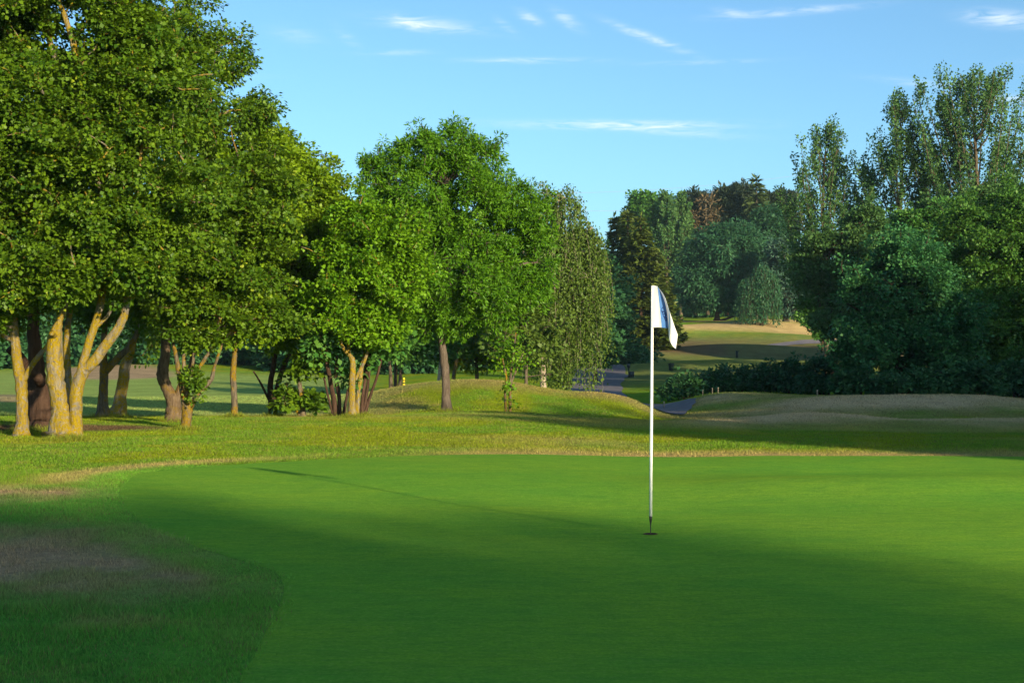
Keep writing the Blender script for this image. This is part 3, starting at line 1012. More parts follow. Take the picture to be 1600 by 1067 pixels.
broadleaf('maple_tree', 'low maple dividing near the ground into many thin limbs, leaves sprouting from its fork', 'tree', 290, 29.6,
          [[(290, 675, 17), (291, 655, 16), (292, 638, 17), (287, 622, 9), (283, 605, 7), (279, 580, 7), (274, 550, 6), (267, 522, 5), (262, 470, 4)],
           [(292, 640, 10), (292, 615, 7), (289, 590, 7), (287, 565, 6), (287, 540, 5), (292, 490, 4), (300, 400, 4)],
           [(297, 638, 9), (305, 622, 8), (318, 606, 8), (330, 592, 7), (336, 570, 5), (350, 530, 4)],
           [(293, 620, 6), (297, 600, 6), (308, 580, 6), (319, 562, 6), (333, 540, 5), (345, 500, 4), (365, 420, 4), (375, 320, 3)],
           [(292, 610, 6), (298, 588, 6), (302, 562, 5), (306, 530, 4), (315, 470, 4)]],
          [(340, 400, 80, 85), (300, 330, 80, 70), (390, 320, 70, 90), (315, 480, 55, 40), (405, 430, 60, 60), (300, 520, 38, 26), (350, 510, 45, 30), (300, 600, 14, 22, -.2), (420, 500, 40, 35)],
          11, 74, .23, .078, .072, BK_LICHEN2, ML, 107, blossom=.18, limb=.05, flare=.3)
broadleaf('maple_tree', 'thin pale young maple standing alone right of the low branching maple', 'tree', 366, 36,
          [[(367, 651, 10), (366, 620, 9), (364, 585, 10), (366, 560, 8), (370, 520, 7), (380, 450, 6), (390, 360, 4)]],
          [(370, 440, 60, 60), (400, 340, 60, 80), (370, 520, 36, 28), (400, 500, 40, 36), (420, 260, 45, 60)],
          7.5, 50, .28, .11, .095, BK_LICHEN2, [LF_MAPLE2, BLOSSOM], 108, blossom=.12, limb=.06)
broadleaf('maple_tree', 'dark-stemmed maple forking low with pale yellow-green crown, left of the leafy bush', 'tree', 427, 38,
          [[(427, 649, 12), (425, 630, 11), (422, 605, 9), (426, 580, 8), (430, 555, 7), (440, 500, 6), (450, 420, 5), (460, 320, 4)],
           [(428, 628, 8), (433, 608, 8), (438, 588, 7), (446, 565, 7), (458, 540, 6), (470, 500, 5)],
           [(422, 628, 4), (414, 612, 3.5), (406, 596, 3), (396, 580, 2.5)]],
          [(470, 370, 75, 90), (440, 290, 65, 70), (505, 335, 50, 55), (440, 470, 60, 50), (490, 450, 50, 50), (430, 530, 40, 26), (520, 400, 36, 50), (440, 235, 30, 40), (480, 285, 40, 40), (400, 430, 50, 70)],
          9.5, 66, .28, .095, .08, BK_DARK, [LF_MAPLE2, BLOSSOM], 109, blossom=.08)
broadleaf('field_maple', 'rounded bright green field maple on a single orange-lichened trunk beside the ash', 'tree', 550, 36,
          [[(550, 652, 12), (550, 625, 10.5), (550, 595, 10), (551, 568, 10), (549, 558, 7), (541, 550, 6), (535, 541, 5), (528, 520, 4), (520, 470, 4)],
           [(551, 568, 7), (546, 550, 5), (545, 535, 5), (550, 480, 5), (560, 400, 5), (565, 330, 4)],
           [(555, 594, 5), (562, 578, 5), (570, 563, 5), (580, 530, 4), (595, 470, 4)],
           [(557, 645, 7, .5), (559, 620, 7, .5), (562, 600, 7, .5), (566, 570, 6, .5), (572, 540, 5, .5)]],
          [(585, 400, 70, 70), (555, 470, 75, 55), (552, 350, 42, 38), (620, 440, 45, 60), (610, 500, 45, 34), (520, 420, 45, 60), (580, 520, 40, 26), (598, 362, 40, 40), (490, 480, 40, 40), (645, 410, 20, 40)],
          12.5, 60, .23, .085, .076, BK_LICHEN, [LF_FIELD], 110, blossom=0, limb=.06)
for k, (px, lab, sts, bl) in enumerate([
        (520, 'shrubby tree with several dark stems left of the orange-lichened trunk',
         [[(526, 648, 8), (521, 620, 8), (515, 590, 7), (510, 560, 6), (505, 520, 5)], [(531, 650, 6), (530, 620, 6), (525, 590, 6), (527, 555, 5)], [(535, 650, 5), (541, 625, 5), (546, 600, 4), (552, 570, 4)], [(522, 645, 4), (513, 620, 3.5), (506, 590, 3)]],
         [(505, 540, 40, 30), (520, 500, 50, 30), (535, 580, 14, 24)]),
        (566, 'shrubby tree of thin fanned stems right of the orange-lichened trunk',
         [[(564, 649, 7), (567, 620, 6), (571, 590, 5), (577, 550, 4)], [(568, 649, 6), (578, 620, 5), (587, 595, 4), (594, 568, 4), (600, 530, 3)], [(566, 649, 5), (573, 615, 5), (577, 580, 4), (580, 540, 3)]],
         [(595, 540, 36, 24), (570, 560, 22, 18), (620, 540, 26, 20)])]):
    broadleaf('multi_stem_tree', lab, 'tree', px, 36.5 + k * .4, sts, bl, 5, 30, .3, .15, .12, BK_DARK, [LF_WOOD], 120 + k, limb=.03)
broadleaf('leafy_bush', 'low rounded leafy bush with big dark leaves under the maples', 'bush', 468, 36.5,
          [[(474, 650, 8), (472, 625, 8), (468, 600, 7), (466, 575, 6), (470, 540, 5)], [(473, 651, 5), (455, 630, 4), (450, 612, 3)]],
          [(466, 626, 28, 22), (448, 632, 18, 16), (485, 634, 18, 14), (472, 590, 14, 14), (482, 560, 26, 14)], 9, 28, .22, .17, .14, BK_LICHEN2, [LF_MAPLE], 125, limb=.025, inner=.3)

# ---- ash, birch and their neighbours
ASHB = [(668, 248, 46, 40), (705, 238, 36, 34), (742, 260, 46, 40), (600, 330, 40, 36), (620, 420, 36, 40), (800, 440, 40, 44), (612, 282, 48, 40), (580, 275, 22, 26), (790, 305, 40, 40), (690, 310, 95, 70), (745, 345, 80, 70), (800, 380, 55, 55), (835, 350, 28, 40), (720, 420, 100, 75), (650, 370, 62, 60), (770, 470, 75, 50), (690, 470, 70, 40), (840, 410, 26, 50), (670, 490, 50, 30), (730, 500, 50, 24), (640, 240, 24, 26), (820, 450, 36, 40)]
ash = broadleaf('ash_tree', 'tall ash with clumped bright foliage and one straight dark trunk on the crest', 'tree', 697, 41,
          [[(698, 641, 14), (697, 615, 13), (696, 585, 13), (693, 560, 12), (690, 530, 11), (691, 500, 11), (695, 440, 10), (697, 370, 8), (700, 290, 5)],
           [(691, 505, 8), (675, 470, 7), (650, 420, 6), (630, 350, 4)], [(694, 470, 8), (715, 440, 7), (750, 400, 6), (790, 340, 4)], [(696, 420, 7), (720, 370, 5), (735, 300, 4)]],
          ASHB, 13.0, 50, .17, .12, .040, BK_ASH, [LF_ASH], 130, limb=.1, tw=.016, flat=.95, up=.35, outw=.7, droop=.45, inner=.6, jit=.8, sub=.56, zf=.95, mf=2.25)


def weeping(name, label, px, Y, stems, bl, nstr, slen, leafL, leafW, step, bark, mat, seed, floor_py=None, group=None, cat='tree', sway=.12, thick=.006, jitter=.75):
    """hanging strands from arching limbs"""
    t = Tree(seed, G3(px, Y))
    for q_, s_ in enumerate(stems):
        pstem(t, s_, Y, 5, 10, .05, .3 if q_ == 0 else 0, q_ == 0)
    B = pblobs(bl, Y)
    limbs(t, B, .07, per=3)
    wts = np.array([b[1].prod() ** (2 / 3) for b in B]); wts /= wts.sum()
    pos, ax, var = [], [], []
    tops, tn = [], []
    for k in range(nstr):
        c, rr = B[t.r.choice(len(B), p=wts)]
        d = t.sphere(1)[0]
        if d[2] < -.2: d[2] *= -1
        top = c + d * rr * t.r.uniform(.55, 1.05)
        tops.append(top)
        L = slen * t.r.uniform(.2, 1.2)
        out_ = np.array([d[0], d[1], 0]) * L * .16
        m = max(4, int(L / step))
        u = np.linspace(0, 1, m)[:, None]
        ph = t.r.uniform(0, 6.28, 2)
        line = top + out_ * (1 - (1 - u) ** 2) + np.array([0, 0, -L]) * u ** 1.25
        line[:, 0] += np.sin(u[:, 0] * 3 + ph[0]) * sway * u[:, 0]; line[:, 1] += np.sin(u[:, 0] * 3 + ph[1]) * sway * u[:, 0]
        g = H(line[:, 0], line[:, 1]) + .4
        line = line[line[:, 2] > g]
        if len(line) < 3: continue
        if k % 3 == 0:
            t.fine.add(*tube(line[::3] if len(line) > 7 else line, np.full(len(line[::3] if len(line) > 7 else line), thick), 3, None, 0, False))
        pos.append(np.repeat(line, 2, 0)); var.append(np.full(len(line) * 2, t.r.random()))
    pos = np.concatenate(pos); var = np.concatenate(var)
    n = len(pos)
    pos = pos + t.r.normal(0, leafL * jitter, (n, 3))
    axs = np.array([0, 0, -1.0]) + t.r.normal(0, .55, (n, 3))
    nrm = t.r.normal(0, 1, (n, 3)) + (pos - np.mean(pos, 0)) / 3
    ls = t.r.uniform(.6, 1.3, n)
    t.leaves(pos, axs, nrm, leafL * ls, leafW * ls, var * .5 + t.r.random(n) * .5)
    t.twigs(np.array(tops)[::2], .014, sides=3)
    return t.finish(name, label, cat, bark, [mat], group)


weeping('birch_tree', 'weeping birch with white trunk and long hanging branches beside the ash', 848, 60,
        [[(849, 609, 10), (849, 580, 9), (848, 550, 8), (852, 500, 8), (862, 430, 7), (872, 360, 5), (880, 310, 3)], [(850, 520, 6), (875, 450, 5), (905, 390, 4), (925, 355, 3)], [(862, 500, 4), (880, 490, 4), (895, 500, 3)]],
        [(880, 330, 34, 40), (910, 375, 30, 30), (860, 390, 44, 50), (898, 440, 46, 50), (928, 405, 16, 28), (840, 450, 40, 50), (918, 480, 28, 40), (875, 500, 45, 35), (845, 300, 16, 18)],
        950, 3.0, .13, .07, .085, BK_BIRCH, LF_BIRCH, 140)
broadleaf('birch_tree', 'bushy pale green young birch under the gap of the ash and the weeping birch', 'tree', 815, 57,
          [[(822, 598, 5), (822, 560, 5), (822, 500, 4), (820, 440, 3)]],
          [(815, 510, 42, 40), (850, 520, 36, 50), (790, 530, 34, 30), (830, 460, 34, 34)], 4, 34, .36, .17, .13, BK_GREY, [LF_BIRCH], 141, limb=.04)
broadleaf('birch_tree', 'leafy young birch right behind the white birch trunk beside the path', 'tree', 895, 65,
          [[(890, 606, 5), (890, 560, 5), (888, 500, 4)]], [(880, 560, 24, 40), (888, 520, 34, 40), (875, 590, 16, 18)], 4, 34, .36, .17, .13, BK_GREY, [LF_BIRCH], 143, limb=.04)
broadleaf('sapling', 'spindly two-stemmed sapling with thin foliage in front of the grassy mound', 'sapling', 795, 42,
          [[(791, 641, 4.5), (789, 615, 4), (791, 590, 3.5), (785, 560, 2.5), (780, 530, 2)], [(797, 641, 5), (797, 615, 4.5), (798, 585, 4), (802, 555, 3), (806, 520, 2)], [(798, 600, 3), (808, 575, 2.5), (818, 550, 2)]],
          [(800, 555, 26, 34), (780, 560, 16, 26), (815, 560, 14, 26), (796, 605, 7, 30), (800, 520, 22, 18), (798, 632, 8, 7)], 9, 12, .20, .10, .07, BK_LICHEN2, [LF_FIELD], 142, limb=.02, tw=.006, flare=.2)
for k, (px, Y, col, bk, lab) in enumerate([(611, 62, 0, BK_PALE, 'pale thin tree, left of the slim ones on the far side of the mound'), (618, 63, 0, BK_PALE, 'pale thin tree, middle one on the far side of the mound'), (625, 62.5, 0, BK_PALE, 'pale thin leaning tree just left of the yellow post'), (685, 62, 0, BK_BIRCH, 'white-stemmed tree behind the mound just left of the ash trunk'), (707, 63, 0, BK_LICHEN, 'yellow-stemmed tree behind the mound just right of the ash trunk')]):
    broadleaf('slim_tree', lab, 'tree', px, Y, [[(px, 606, 6), (px + (k - 1) * 1.0, 580, 5.5), (px + (k - 1) * 3, 550, 5), (px + (k - 1) * 4, 500, 4)]],
              [(px, 520, 34, 30), (px + 8, 545, 26, 16), (px - 4, 470, 30, 34)], 2.6, 26, .5, .24, .17, bk, [LF_WOOD], 150 + k, limb=.04, tw=.012)
broadleaf('low_tree', 'sunlit low green tree behind the mound between the ash and the sapling', 'tree', 745, 64,
          [[(745, 600, 6), (745, 570, 5), (742, 530, 4)]], [(745, 540, 40, 26), (720, 555, 26, 18), (775, 550, 26, 22), (750, 515, 40, 20)], 4, 34, .42, .22, .17, BK_GREY, [LF_MAPLE2], 156, limb=.05)


def conifer(name, label, px, Y, top_py, wpx, base_px, bark, mat, seed, droop=.25, nb=26, dens=1.0, shape=1.0, cl=.55, cw=.2, start=.04, group=None, asc=0.0):
    """straight trunk with whorled boughs carrying needle sprays"""
    g = G3(px, Y)
    top = P3(px, top_py, Y)
    hgt = top[2] - g[2]
    R0 = wpx / 2 / F_PX * Y
    t = Tree(seed, g)
    r0 = max(.12, hgt * .016)
    t.stem([g - np.array([0, 0, .1]), g + np.array([t.r.normal(0, .1), 0, hgt * .5]), top], [r0, r0 * .6, .02], 9, .04, .3, 8)
    pos, ax, nr, var = [], [], [], []
    f = start
    while f < .985:
        nbo = t.r.integers(5, 8)
        rad = R0 * (1 - f) ** shape * (1.0 if f > .1 else .85)
        for q in range(nbo):
            az_ = t.r.uniform(0, 6.283)
            L = max(.25, rad * t.r.uniform(.7, 1.15))
            b0 = g + np.array([0, 0, hgt * f])
            dr = np.array([math.cos(az_), math.sin(az_), 0])
            m = max(4, int(L / .3))
            u = np.linspace(0, 1, m)[:, None]
            line = b0 + dr * L * u + np.array([0, 0, 1.0]) * L * (asc * u - droop * u + droop * .9 * u ** 3)
            t.wood.add(*tube(line, np.linspace(.02 + L * .008, .006, m), 4, None, 0, False))
            k = int(max(8, L * 16) * dens)
            uu = t.r.random(k) ** .7
            idx = np.clip((uu * (m - 1)).astype(int), 0, m - 2)
            fr = (uu * (m - 1) - idx)[:, None]
            p = line[idx] * (1 - fr) + line[idx + 1] * fr
            sd = np.cross(dr, [0, 0, 1.0])
            sgn = np.where(t.r.random(k) < .5, -1, 1)[:, None]
            a_ = dr * .8 + sd * sgn * t.r.uniform(.3, 1.1, (k, 1)) + np.array([0, 0, -.15]) + t.r.normal(0, .25, (k, 3))
            pos.append(p); ax.append(a_); nr.append(np.array([0, 0, 1.0]) + t.r.normal(0, .5, (k, 3))); var.append(t.r.random() * .5 + t.r.random(k) * .5)
        f += t.r.uniform(.6, 1.2) / nb
    # leader
    k = 14
    pos.append(np.repeat(top[None], k, 0) - np.array([0, 0, 1]) * t.r.random((k, 1)) * hgt * .05); ax.append(t.r.normal(0, .5, (k, 3)) + np.array([0, 0, .8])); nr.append(t.r.normal(0, 1, (k, 3))); var.append(t.r.random(k))
    pos = np.concatenate(pos); n = len(pos)
    ls = t.r.uniform(.6, 1.3, n)
    t.leaves(pos, np.concatenate(ax), np.concatenate(nr), cl * ls, cw * ls, np.concatenate(var), 0, .1)
    return t.finish(name, label, 'tree', bark, [mat], group)


conifer('fir_tree', 'leftmost brown-green fir of the pointed clump behind the flag', 960, 152, 338, 92, 0, BK_DARK, LF_FIR, 160, nb=40, dens=2.4, shape=1.0, cl=.6, cw=.19)
conifer('fir_tree', 'middle brown-green fir of the pointed clump behind the flag', 980, 150, 331, 112, 0, BK_DARK, LF_FIR, 161, nb=40, dens=2.4, shape=.95, cl=.6, cw=.19)
conifer('fir_tree', 'broad dark fir on the right side of the pointed clump behind the flag', 1001, 147, 336, 150, 0, BK_DARK, LF_FIR, 162, nb=42, dens=2.6, shape=.85, cl=.6, cw=.19)
conifer('fir_tree', 'lower dark fir reaching out at the right foot of the pointed clump', 1028, 151, 395, 86, 0, BK_DARK, LF_FIR, 163, nb=32, dens=2.4, shape=.8, cl=.6, cw=.19)
broadleaf('dark_shrub_tree', 'dark bushy tree in the shade between the weeping birch and the firs', 'tree', 930, 96, [[(930, 600, 6), (930, 560, 5), (932, 500, 4)]],
          [(935, 530, 26, 34), (920, 555, 22, 24), (945, 560, 16, 20), (938, 480, 20, 30)], 2.6, 34, .55, .3, .24, BK_DARK, [LF_BACK], 164, limb=.05)


def poplar(name, label, px, Y, top_py, wpx, seed, nb=46, mat=LF_POPLAR, bark=BK_PALE, start=.18, leaf=.17, per=32, asc=2.0, twin=False, group=None, dens=1.0):
    """ascending branches with a loose shimmering crown"""
    g = G3(px, Y)
    top = P3(px, top_py, Y)
    hgt = top[2] - g[2]
    Rm = wpx / 2 / F_PX * Y
    t = Tree(seed, g)
    r0 = hgt * .013
    mid = g + np.array([t.r.normal(0, .25), t.r.normal(0, .2), hgt * .45])
    t.stem([g - np.array([0, 0, .1]), mid, mid + (top - mid) * .5 + t.r.normal(0, .15, 3), top - np.array([0, 0, hgt * .03])], [r0, r0 * .75, r0 * .42, .03], 9, .05, .4, 8)
    P, N = [], []
    tr = t.nodes[0]
    for k in range(nb):
        f = start + (0.93 - start) * ((k + t.r.random()) / nb)
        b0 = tr[np.argmin(np.abs(tr[:, 2] - (g[2] + hgt * f)))]
        prof = min(1.0, (1.03 - f) / .78) ** .85
        L = Rm * prof * t.r.uniform(.75, 1.25)
        a_ = t.r.uniform(0, 6.283)
        dr = np.array([math.cos(a_), math.sin(a_), 0])
        u = np.linspace(0, 1, 6)[:, None]
        line = b0 + dr * L * (u ** .7) + np.array([0, 0, 1.0]) * L * asc * (u ** 1.2) * t.r.uniform(.8, 1.2)
        over = line[-1, 2] - top[2]
        if over > 0: line[:, 2] -= over * u[:, 0] ** 1.5
        t.stem(line, [.02 + L * .02, .012 + L * .01, .012], 5, .03, 0, 2)
        ns = max(5, int(L * 5.0 * dens))
        for q in range(ns):
            uu = .18 + .82 * t.r.random() ** .8
            p = b0 + dr * L * uu ** .7 + np.array([0, 0, 1.0]) * (line[-1, 2] - b0[2]) * uu ** 1.2
            off = t.sphere(1)[0] * .30 * np.array([1, 1, .5]) + np.array([0, 0, .35])
            P.append(p + off); N.append(dr * .6 + np.array([0, 0, .5]))
            t.fine.add(*tube(np.stack([p, p + off]), [.014, .006], 3, None, 0, False))
    for q in range(8):
        P.append(top - np.array([t.r.normal(0, .2), t.r.normal(0, .2), t.r.random() * hgt * .08])); N.append(np.array([0, 0, 1.0]))
    P, N = np.array(P), np.array(N)
    t.foliage(P, N, per, .30, leaf, leaf * .85, 2.0, .2, .4, .1, 0, 1.0, .4)
    return t.finish(name, label, 'tree', bark, [mat], group)


PGR = None
poplar('poplar_tree', 'tall poplar standing alone at the left of the poplars on the right', 1292, 108, 200, 160, 170, nb=58, start=.12)
poplar('poplar_tree', 'short young poplar between the leftmost tall poplar and the middle one', 1352, 112, 248, 62, 171, nb=34)
poplar('poplar_tree', 'middle tall poplar with a pale visible trunk against the sky', 1406, 106, 150, 150, 172, nb=58, start=.15)
poplar('poplar_tree', 'tallest and widest poplar with many upswept branches at the right', 1520, 104, 120, 225, 173, nb=86, start=.12, dens=1.0)

# ---- willows beyond the valley
broadleaf('willow_tree', 'big round blue-green willow in the shade beyond the far fairway', 'tree', 1125, 205,
          [[(1120, 500, 7), (1122, 470, 6), (1128, 430, 5), (1130, 390, 4)], [(1121, 480, 5), (1112, 440, 4), (1100, 410, 3)]],
          [(1125, 400, 55, 45), (1090, 430, 36, 45), (1150, 430, 40, 50), (1110, 460, 40, 26), (1078, 455, 18, 34), (1160, 390, 36, 34), (1140, 365, 28, 20), (1165, 470, 30, 20)], 1.3, 44, 1.0, .55, .22, BK_DARK, [LF_WILLOW], 180, droop=.7, limb=.2, tw=.03)
broadleaf('willow_tree', 'upright pale green willow rising behind the round blue-green one', 'tree', 1195, 222,
          [[(1195, 500, 7), (1195, 430, 6), (1192, 360, 4)]],
          [(1190, 370, 34, 30), (1200, 345, 20, 22), (1215, 380, 26, 34), (1170, 385, 26, 26), (1205, 410, 34, 30)], 1.3, 40, 1.0, .5, .25, BK_GREY, [LF_WILLOW], 181, limb=.2, tw=.03)
broadleaf('willow_tree', 'silvery grey willow between the weeping willow and the poplars', 'tree', 1228, 196,
          [[(1228, 505, 7), (1228, 450, 6), (1226, 400, 4)]],
          [(1222, 400, 28, 24), (1238, 425, 32, 36), (1215, 435, 24, 26), (1240, 465, 30, 30), (1228, 385, 16, 14)], 1.5, 40, .9, .5, .2, BK_GREY, [LF_GREYW], 182, droop=.5, limb=.2, tw=.03)
weeping('weeping_willow', 'small weeping willow trailing curtains of pale green to the far grass', 1188, 190,
        [[(1190, 503, 6), (1190, 470, 5), (1188, 430, 4)]], [(1190, 424, 13, 10), (1176, 438, 10, 8), (1203, 434, 11, 9), (1162, 443, 6, 6), (1212, 446, 6, 6)], 460, 5.8, .40, .12, .22, BK_DARK, LF_WILLOW, 183, sway=.3, thick=.02, jitter=.4)

# ---- far tree line
broadleaf('oak_tree', 'rounded dark oak at the left end of the far tree line above the firs', 'tree', 1000, 235, [[(1000, 495, 8), (1000, 420, 7), (1000, 340, 5)]],
          [(1005, 325, 26, 24), (1022, 345, 26, 26), (990, 350, 24, 26), (1010, 390, 36, 36)], 1.1, 40, 1.1, .55, .45, BK_DARK, [LF_WOOD], 190, limb=.25, tw=.03)
poplar('aspen_tree', 'left pale-trunked aspen on the far skyline beside the oak', 1040, 225, 302, 60, 191, nb=56, leaf=.36, per=22, start=.3)
poplar('aspen_tree', 'right pale-trunked aspen on the far skyline beside the brown pine', 1064, 228, 300, 52, 192, nb=50, leaf=.36, per=22, start=.3)
broadleaf('dying_pine', 'dying brown pine on the far skyline among dark pines', 'tree', 1104, 230, [[(1106, 492, 6), (1105, 420, 5), (1103, 320, 3)]],
          [(1104, 318, 18, 10), (1094, 338, 18, 9), (1116, 334, 18, 10), (1104, 356, 26, 10), (1096, 378, 24, 10), (1110, 398, 20, 9)], .5, 16, .8, .7, .16, BK_PALE, [LF_BROWN], 193, up=.3, outw=.8, droop=-.2, limb=.25, tw=.04, jit=.8)


def pine(label, px, Y, top, w_, seed):
    return broadleaf('pine_tree', label, 'tree', px, Y, [[(px, 492, 7), (px + 1, 420, 6), (px, top + 12, 3)]],
                     [(px, top + 16, w_ * .42, 15), (px - w_ * .3, top + 34, w_ * .42, 18), (px + w_ * .32, top + 36, w_ * .42, 20), (px, top + 60, w_ * .62, 28), (px, top + 95, w_ * .62, 28)], 1.5, 34, .9, .7, .28, BK_DARK, [LF_PINE], seed, up=.3, outw=.8, droop=-.3, limb=.25, tw=.03, jit=.8)


pine('black-green pine left of the brown dying pine', 1086, 236, 300, 38, 194)
pine('tall black-green pine just right of the brown dying pine', 1136, 232, 292, 48, 195)
pine('black-green pine beside the pale cedar on the skyline', 1162, 234, 290, 44, 196)
pine('black-green pine right of the pale cedar on the skyline', 1206, 238, 302, 34, 197)
pine('small black-green pine next to the leftmost tall poplar', 1226, 238, 296, 30, 198)
conifer('cedar_tree', 'pale feathery cedar topping the far skyline', 1182, 226, 276, 74, 0, BK_GREY, LF_LIGHTC, 199, nb=30, dens=1.5, shape=.6, cl=1.1, cw=.32, start=.2, droop=.1)

# ---- wood on the right
RW = [
    ('dark round tree at the front of the right-hand wood', 1400, 64, [[(1400, 620, 9), (1400, 560, 8), (1400, 460, 6)]], [(1400, 440, 70, 60), (1345, 490, 62, 70), (1450, 480, 62, 70), (1400, 545, 95, 60), (1325, 540, 34, 46), (1480, 550, 50, 55), (1420, 400, 50, 30)], LF_ROUND),
    ('large leafy tree at the right edge of the picture', 1560, 70, [[(1560, 620, 10), (1560, 540, 9), (1560, 420, 6)]], [(1540, 370, 75, 50), (1590, 430, 75, 90), (1525, 450, 60, 70), (1580, 540, 90, 75), (1640, 380, 70, 80), (1530, 560, 50, 55), (1590, 330, 50, 40), (1660, 520, 70, 80)], LF_EDGE),
    ('mid-green tree showing its top between the front round tree and the right-edge one', 1480, 82, [[(1480, 600, 8), (1480, 500, 7), (1480, 380, 5)]], [(1480, 360, 60, 36), (1440, 400, 50, 45), (1500, 420, 50, 50), (1470, 470, 70, 50), (1430, 350, 30, 20)], LF_WOOD),
    ('sunlit olive tree in front of the leftmost tall poplar', 1300, 90, [[(1300, 590, 8), (1300, 500, 7), (1295, 400, 5)]], [(1290, 410, 45, 50), (1335, 390, 40, 40), (1272, 440, 28, 40), (1325, 450, 50, 50), (1310, 500, 40, 36), (1350, 350, 30, 34)], LF_POPLAR),
    ('loose olive tree below the middle tall poplar', 1385, 95, [[(1385, 590, 8), (1385, 480, 7), (1385, 350, 5)]], [(1380, 375, 42, 40), (1420, 360, 38, 34), (1360, 410, 50, 40), (1400, 400, 50, 40)], LF_POPLAR),
    ('olive tree filling the gap under the tallest poplar', 1530, 94, [[(1530, 590, 8), (1530, 450, 7), (1530, 320, 5)]], [(1500, 335, 46, 34), (1550, 325, 46, 36), (1460, 345, 36, 34), (1530, 370, 80, 40), (1590, 320, 40, 34)], LF_POPLAR),
    ('slender dark tree overhanging the far path at the left of the wood', 1262, 100, [[(1285, 548, 4), (1284, 520, 4), (1280, 470, 4), (1275, 420, 3)]], [(1282, 470, 28, 36), (1268, 500, 16, 14), (1292, 515, 22, 14), (1290, 435, 28, 28)], LF_WOOD),
]
for k, (lab, px, Y, sts, bl, mt) in enumerate(RW):
    broadleaf('wood_tree', lab, 'tree', px, Y, sts, bl, 7.5 if Y < 75 else 4.6, 52, .36 if Y < 75 else .48, .145 if Y < 75 else .19, .11 if Y < 75 else .15, BK_DARK, [mt], 200 + k, limb=.12, tw=.02, twf=.5, sub=1.0)

# ---- hedge of bushes across the valley
for k, (px, Y, tp, rx, lab) in enumerate([
        (1068, 70, 585, 30, 'lowest bush at the left end of the dark hedge'), (1112, 71, 580, 32, 'low dark bush behind the tee, second from the hedge end'),
        (1152, 72, 572, 32, 'dark bush in the middle of the hedge right of the tee markers'), (1196, 73, 569, 34, 'dark bush of the hedge where it starts to rise'),
        (1240, 72, 564, 36, 'tall dark bush of the hedge left of the round tree'), (1288, 70, 560, 40, 'tallest dark bush at the right end of the hedge beside the round tree'),
        (1345, 62, 575, 40, 'dark undergrowth bush under the left side of the round tree'), (1410, 61, 580, 44, 'dark undergrowth bush directly under the round tree'),
        (1470, 62, 570, 42, 'dark undergrowth bush between the round tree and the right-edge tree'), (1530, 62, 565, 44, 'dark undergrowth bush left of the picture edge under the large leafy tree'),
        (1592, 63, 560, 46, 'dark undergrowth bush cut off by the right picture edge'), (1660, 62, 560, 50, 'dark undergrowth bush beyond the right picture edge')]):
    yb = 552 + (EYE - float(H(*G3(px, Y)[:2]))) / Y * F_PX
    hh = (yb - tp) / 2
    broadleaf('hedge_bush', lab, 'bush', px, Y, [[(px, yb, 4), (px + 2, yb - hh, 3), (px, yb - hh * 1.6, 2)], [(px - 6, yb, 3), (px - 14, yb - hh, 2)], [(px + 6, yb, 3), (px + 14, yb - hh, 2)]],
              [(px, yb - hh * 1.05, rx * .7, hh * .95), (px - rx * .5, yb - hh * .8, rx * .55, hh * .75), (px + rx * .5, yb - hh * .85, rx * .55, hh * .8), (px, yb - hh * .5, rx, hh * .5)], 5, 34, .32, .2, .13, BK_DARK, [LF_BACK], 220 + k, limb=.03, tw=.01)

# ---- wood closing the view behind the left trees, one master per look then copies
bm_ = broadleaf('background_tree', 'dark tree of the far wood seen between the left-hand maple trunks', 'tree', -180, 128,
                [[(-180, 580, 8), (-180, 520, 7), (-180, 460, 5)]], [(-180, 470, 90, 60), (-230, 510, 60, 50), (-130, 510, 60, 50), (-180, 548, 110, 40), (-260, 555, 40, 30), (-100, 555, 40, 30), (-180, 420, 60, 40)], 2.2, 56, .8, .32, .25, BK_DARK, [LF_BACK], 240, group='trees of the wood behind the left maples', limb=.15, tw=.03, twf=.5)
bm_['label'] = 'dark shaded tree of the wood far behind the maple row'
rr_ = np.random.default_rng(9)
for px in [-640, -480, -330, -60, 60, 165, 270, 380, 470, 560, 650, 735, 820, 875]:
    Y = 118 + rr_.uniform(-8, 14)
    s_ = rr_.uniform(.85, 1.25)
    copy_tree(bm_, G3(px + rr_.uniform(-15, 15), Y), rr_.uniform(0, 6.28), (s_ * 1.05, s_ * 1.05, s_), 'dark shaded tree of the wood far behind the maple row', 'trees of the wood behind the left maples')
for px in [900, 945, 1060, 1100, 1150, 1210, 1265]:
    Y = 250 + rr_.uniform(-4, 16)
    s_ = rr_.uniform(.8, 1.15)
    copy_tree(bm_, G3(px, Y), rr_.uniform(0, 6.28), (s_, s_, s_ * 1.05), 'dark tree of the wood closing the far end of the fairway', 'trees closing the far end of the fairway')
for px in [1455, 1540, 1630, 1740, 1860, 1990, 2130, 2290]:
    Y = 122 + rr_.uniform(-5, 10)
    s_ = rr_.uniform(.95, 1.15)
    copy_tree(bm_, G3(px, Y), rr_.uniform(0, 6.28), (s_, s_, s_ * 1.1), 'dark tree deep inside the wood on the right', 'trees deep inside the right-hand wood')

